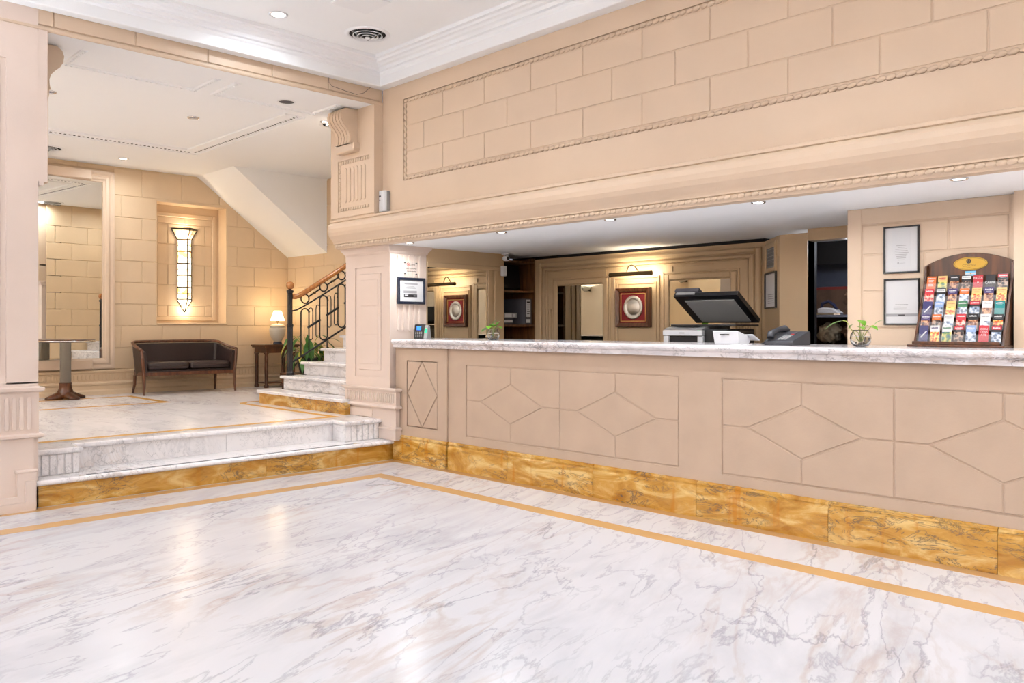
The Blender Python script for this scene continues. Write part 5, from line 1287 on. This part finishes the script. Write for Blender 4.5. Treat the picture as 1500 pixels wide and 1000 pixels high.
for x, y, lb in ((-8.0, 5.6, 'added downlight over the stairs, hidden by the pillar block'), (-10.87, 1.6, 'added hidden downlight before the tall mirror'), (-10.0, -.6, 'added downlight far left of the upper lobby'), (-8.2, .4, 'added downlight behind the left pillar')):  # added out of view to brighten the stairwell and upper lobby
    downlight(x, y, UCEIL, P_UP, COL_UP, lb, .052)
SO = [(-6.209, 'first'), (-4.976, 'second'), (-3.834, 'third'), (-2.656, 'fourth'), (-1.504, 'fifth'), (-.35, 'sixth'), (.8, 'seventh')]
for x, nm in SO: downlight(x, 4.715, SOF, P_SOFFIT, COL_SOF, f'{nm} small downlight from the left over the marble counter', .040)
def vent(x, y, z, label):
    t = thing('ceiling_vent', label, 'vent', (x, y, z))
    R_ = .155
    MB().lathe([(R_*1.22, -.0005), (R_*1.20, -.006), (R_*1.02, -.012), (R_*.98, -.008), (R_*.98, -.0005)], o3, 36, cap=False).build('flange', M['crown'], t)
    MB().lathe([(R_*1.0, -.0012), (R_*.98, -.0022), (.001, -.0024)], o3, 30).build('duct_opening', M['dark'], t)
    for k, (ro, ri, zz_) in enumerate([(.80, .74, -.018), (.58, .52, -.025), (.37, .31, -.031)]):
        MB().lathe([(R_*ro, zz_+.002), (R_*ro, zz_-.004), (R_*ri, zz_+.006), (R_*ri, zz_+.012), (R_*ro, zz_+.002)], o3, 32, cap=False).build('cone_ring', M['crown'], t)
    MB().lathe([(.001, -.046), (R_*.15, -.043), (R_*.17, -.036), (R_*.10, -.026), (.001, -.026)], o3, 20).build('centre_cone', M['crown'], t)
    for k in range(3):
        a = k*2*PI/3+.4
        MB().tube([(R_*.98*math.cos(a), R_*.98*math.sin(a), -.006), (R_*.15*math.cos(a), R_*.15*math.sin(a), -.045)], .004, 5).build('strut', M['grey'], t)
vent(-5.83, 3.99, CEIL, 'round white air vent in the main ceiling near the corner')
vent(-10.83, 2.92, UCEIL, 'round air vent partly hidden by the left pillar')
vent(-7.50, 4.76, UCEIL, 'round air vent hidden behind the upper pillar block, seen in the mirror')
t = thing('ceiling_speaker', 'round dark grille speaker in the beam underside', 'speaker', (-7.0, 3.895, 3.344))
MB().lathe([(.085, -.0005), (.083, -.005), (.070, -.008), (.070, -.003)], o3, 28).build('trim_ring', M['crown'], t)
MB().lathe([(.070, -.003), (.06, -.006), (.001, -.008)], o3, 24).build('grille', M['darkgrey'], t)
o = MB().prism(FZd(CEIL), [(-5.45, 3.40), (-5.13, 3.40), (-5.13, 3.72), (-5.45, 3.72)], .0005, .010, .003).build('access_panel', M['crown']); tag(o, 'square white access panel at the top edge beyond the round vent', 'panel')
cbm = MB().tube([(-6.488, 4.02, 3.51), (-6.488, 4.03, 3.44), (-6.488, 4.06, 3.415), (-6.488, 4.2, 3.40), (-6.488, 4.32, 3.39), (-6.488, 4.40, 3.42), (-6.488, 4.50, 3.51)], .0022, 5).build('cable', M['darkgrey']); tag(cbm, 'thin grey cable looped on the beam below the crown corner', 'cable')

# added uplight bowls on unseen walls, there to brighten the ceilings
def uplight(x, y, z, rz, e, col, label):
    t = thing('fill_uplight', label, 'lamp', (x, y, z), rz, 'added fill uplights on the unseen walls')
    MB().lathe([(.02, -.10), (.08, -.07), (.14, -.01), (.16, .05), (.15, .05), (.13, -.005), (.07, -.055), (.001, -.07)], (.17, 0, 0), 20).build('bowl', M['ceramic'], t)
    MB().box(0, .06, -.04, .04, -.08, .0).build('wall_mount', M['bronze'], t)
    area('bulb', (.17, 0, .02), (PI, 0, 0), .22, .22, e, col, t, PI, 'DISK')
for x, nm in ((-5.0, 'beside the steps corner'), (-2.4, 'facing the diamond panels'), (.2, 'directly behind the viewer'), (2.8, 'by the far right corner')): uplight(x, -5.1, 2.35, PI/2, P_WASH, COL_MAIN, f'added uplight bowl on the front wall {nm}')
for y, nm in ((-3.4, 'farthest from the counter'), (-.6, 'midway along'), (2.2, 'nearest the counter')): uplight(4.1, y, 2.35, PI, P_WASH*.6, COL_MAIN, f'added uplight bowl on the right side wall {nm}')
for y, nm in ((-2.6, 'far to the left of'), (-.5, 'just left of')): uplight(-6.5, y, 2.35, 0, P_WASH*.6, COL_MAIN, f'added uplight bowl on the wall {nm} the left pillar')
for x, nm in ((-10.4, 'near the mirror wall'), (-8.4, 'near the steps')): uplight(x, -2.0, 2.3, PI/2, P_WASH*.62, COL_UP, f'added uplight bowl in the upper lobby {nm}')
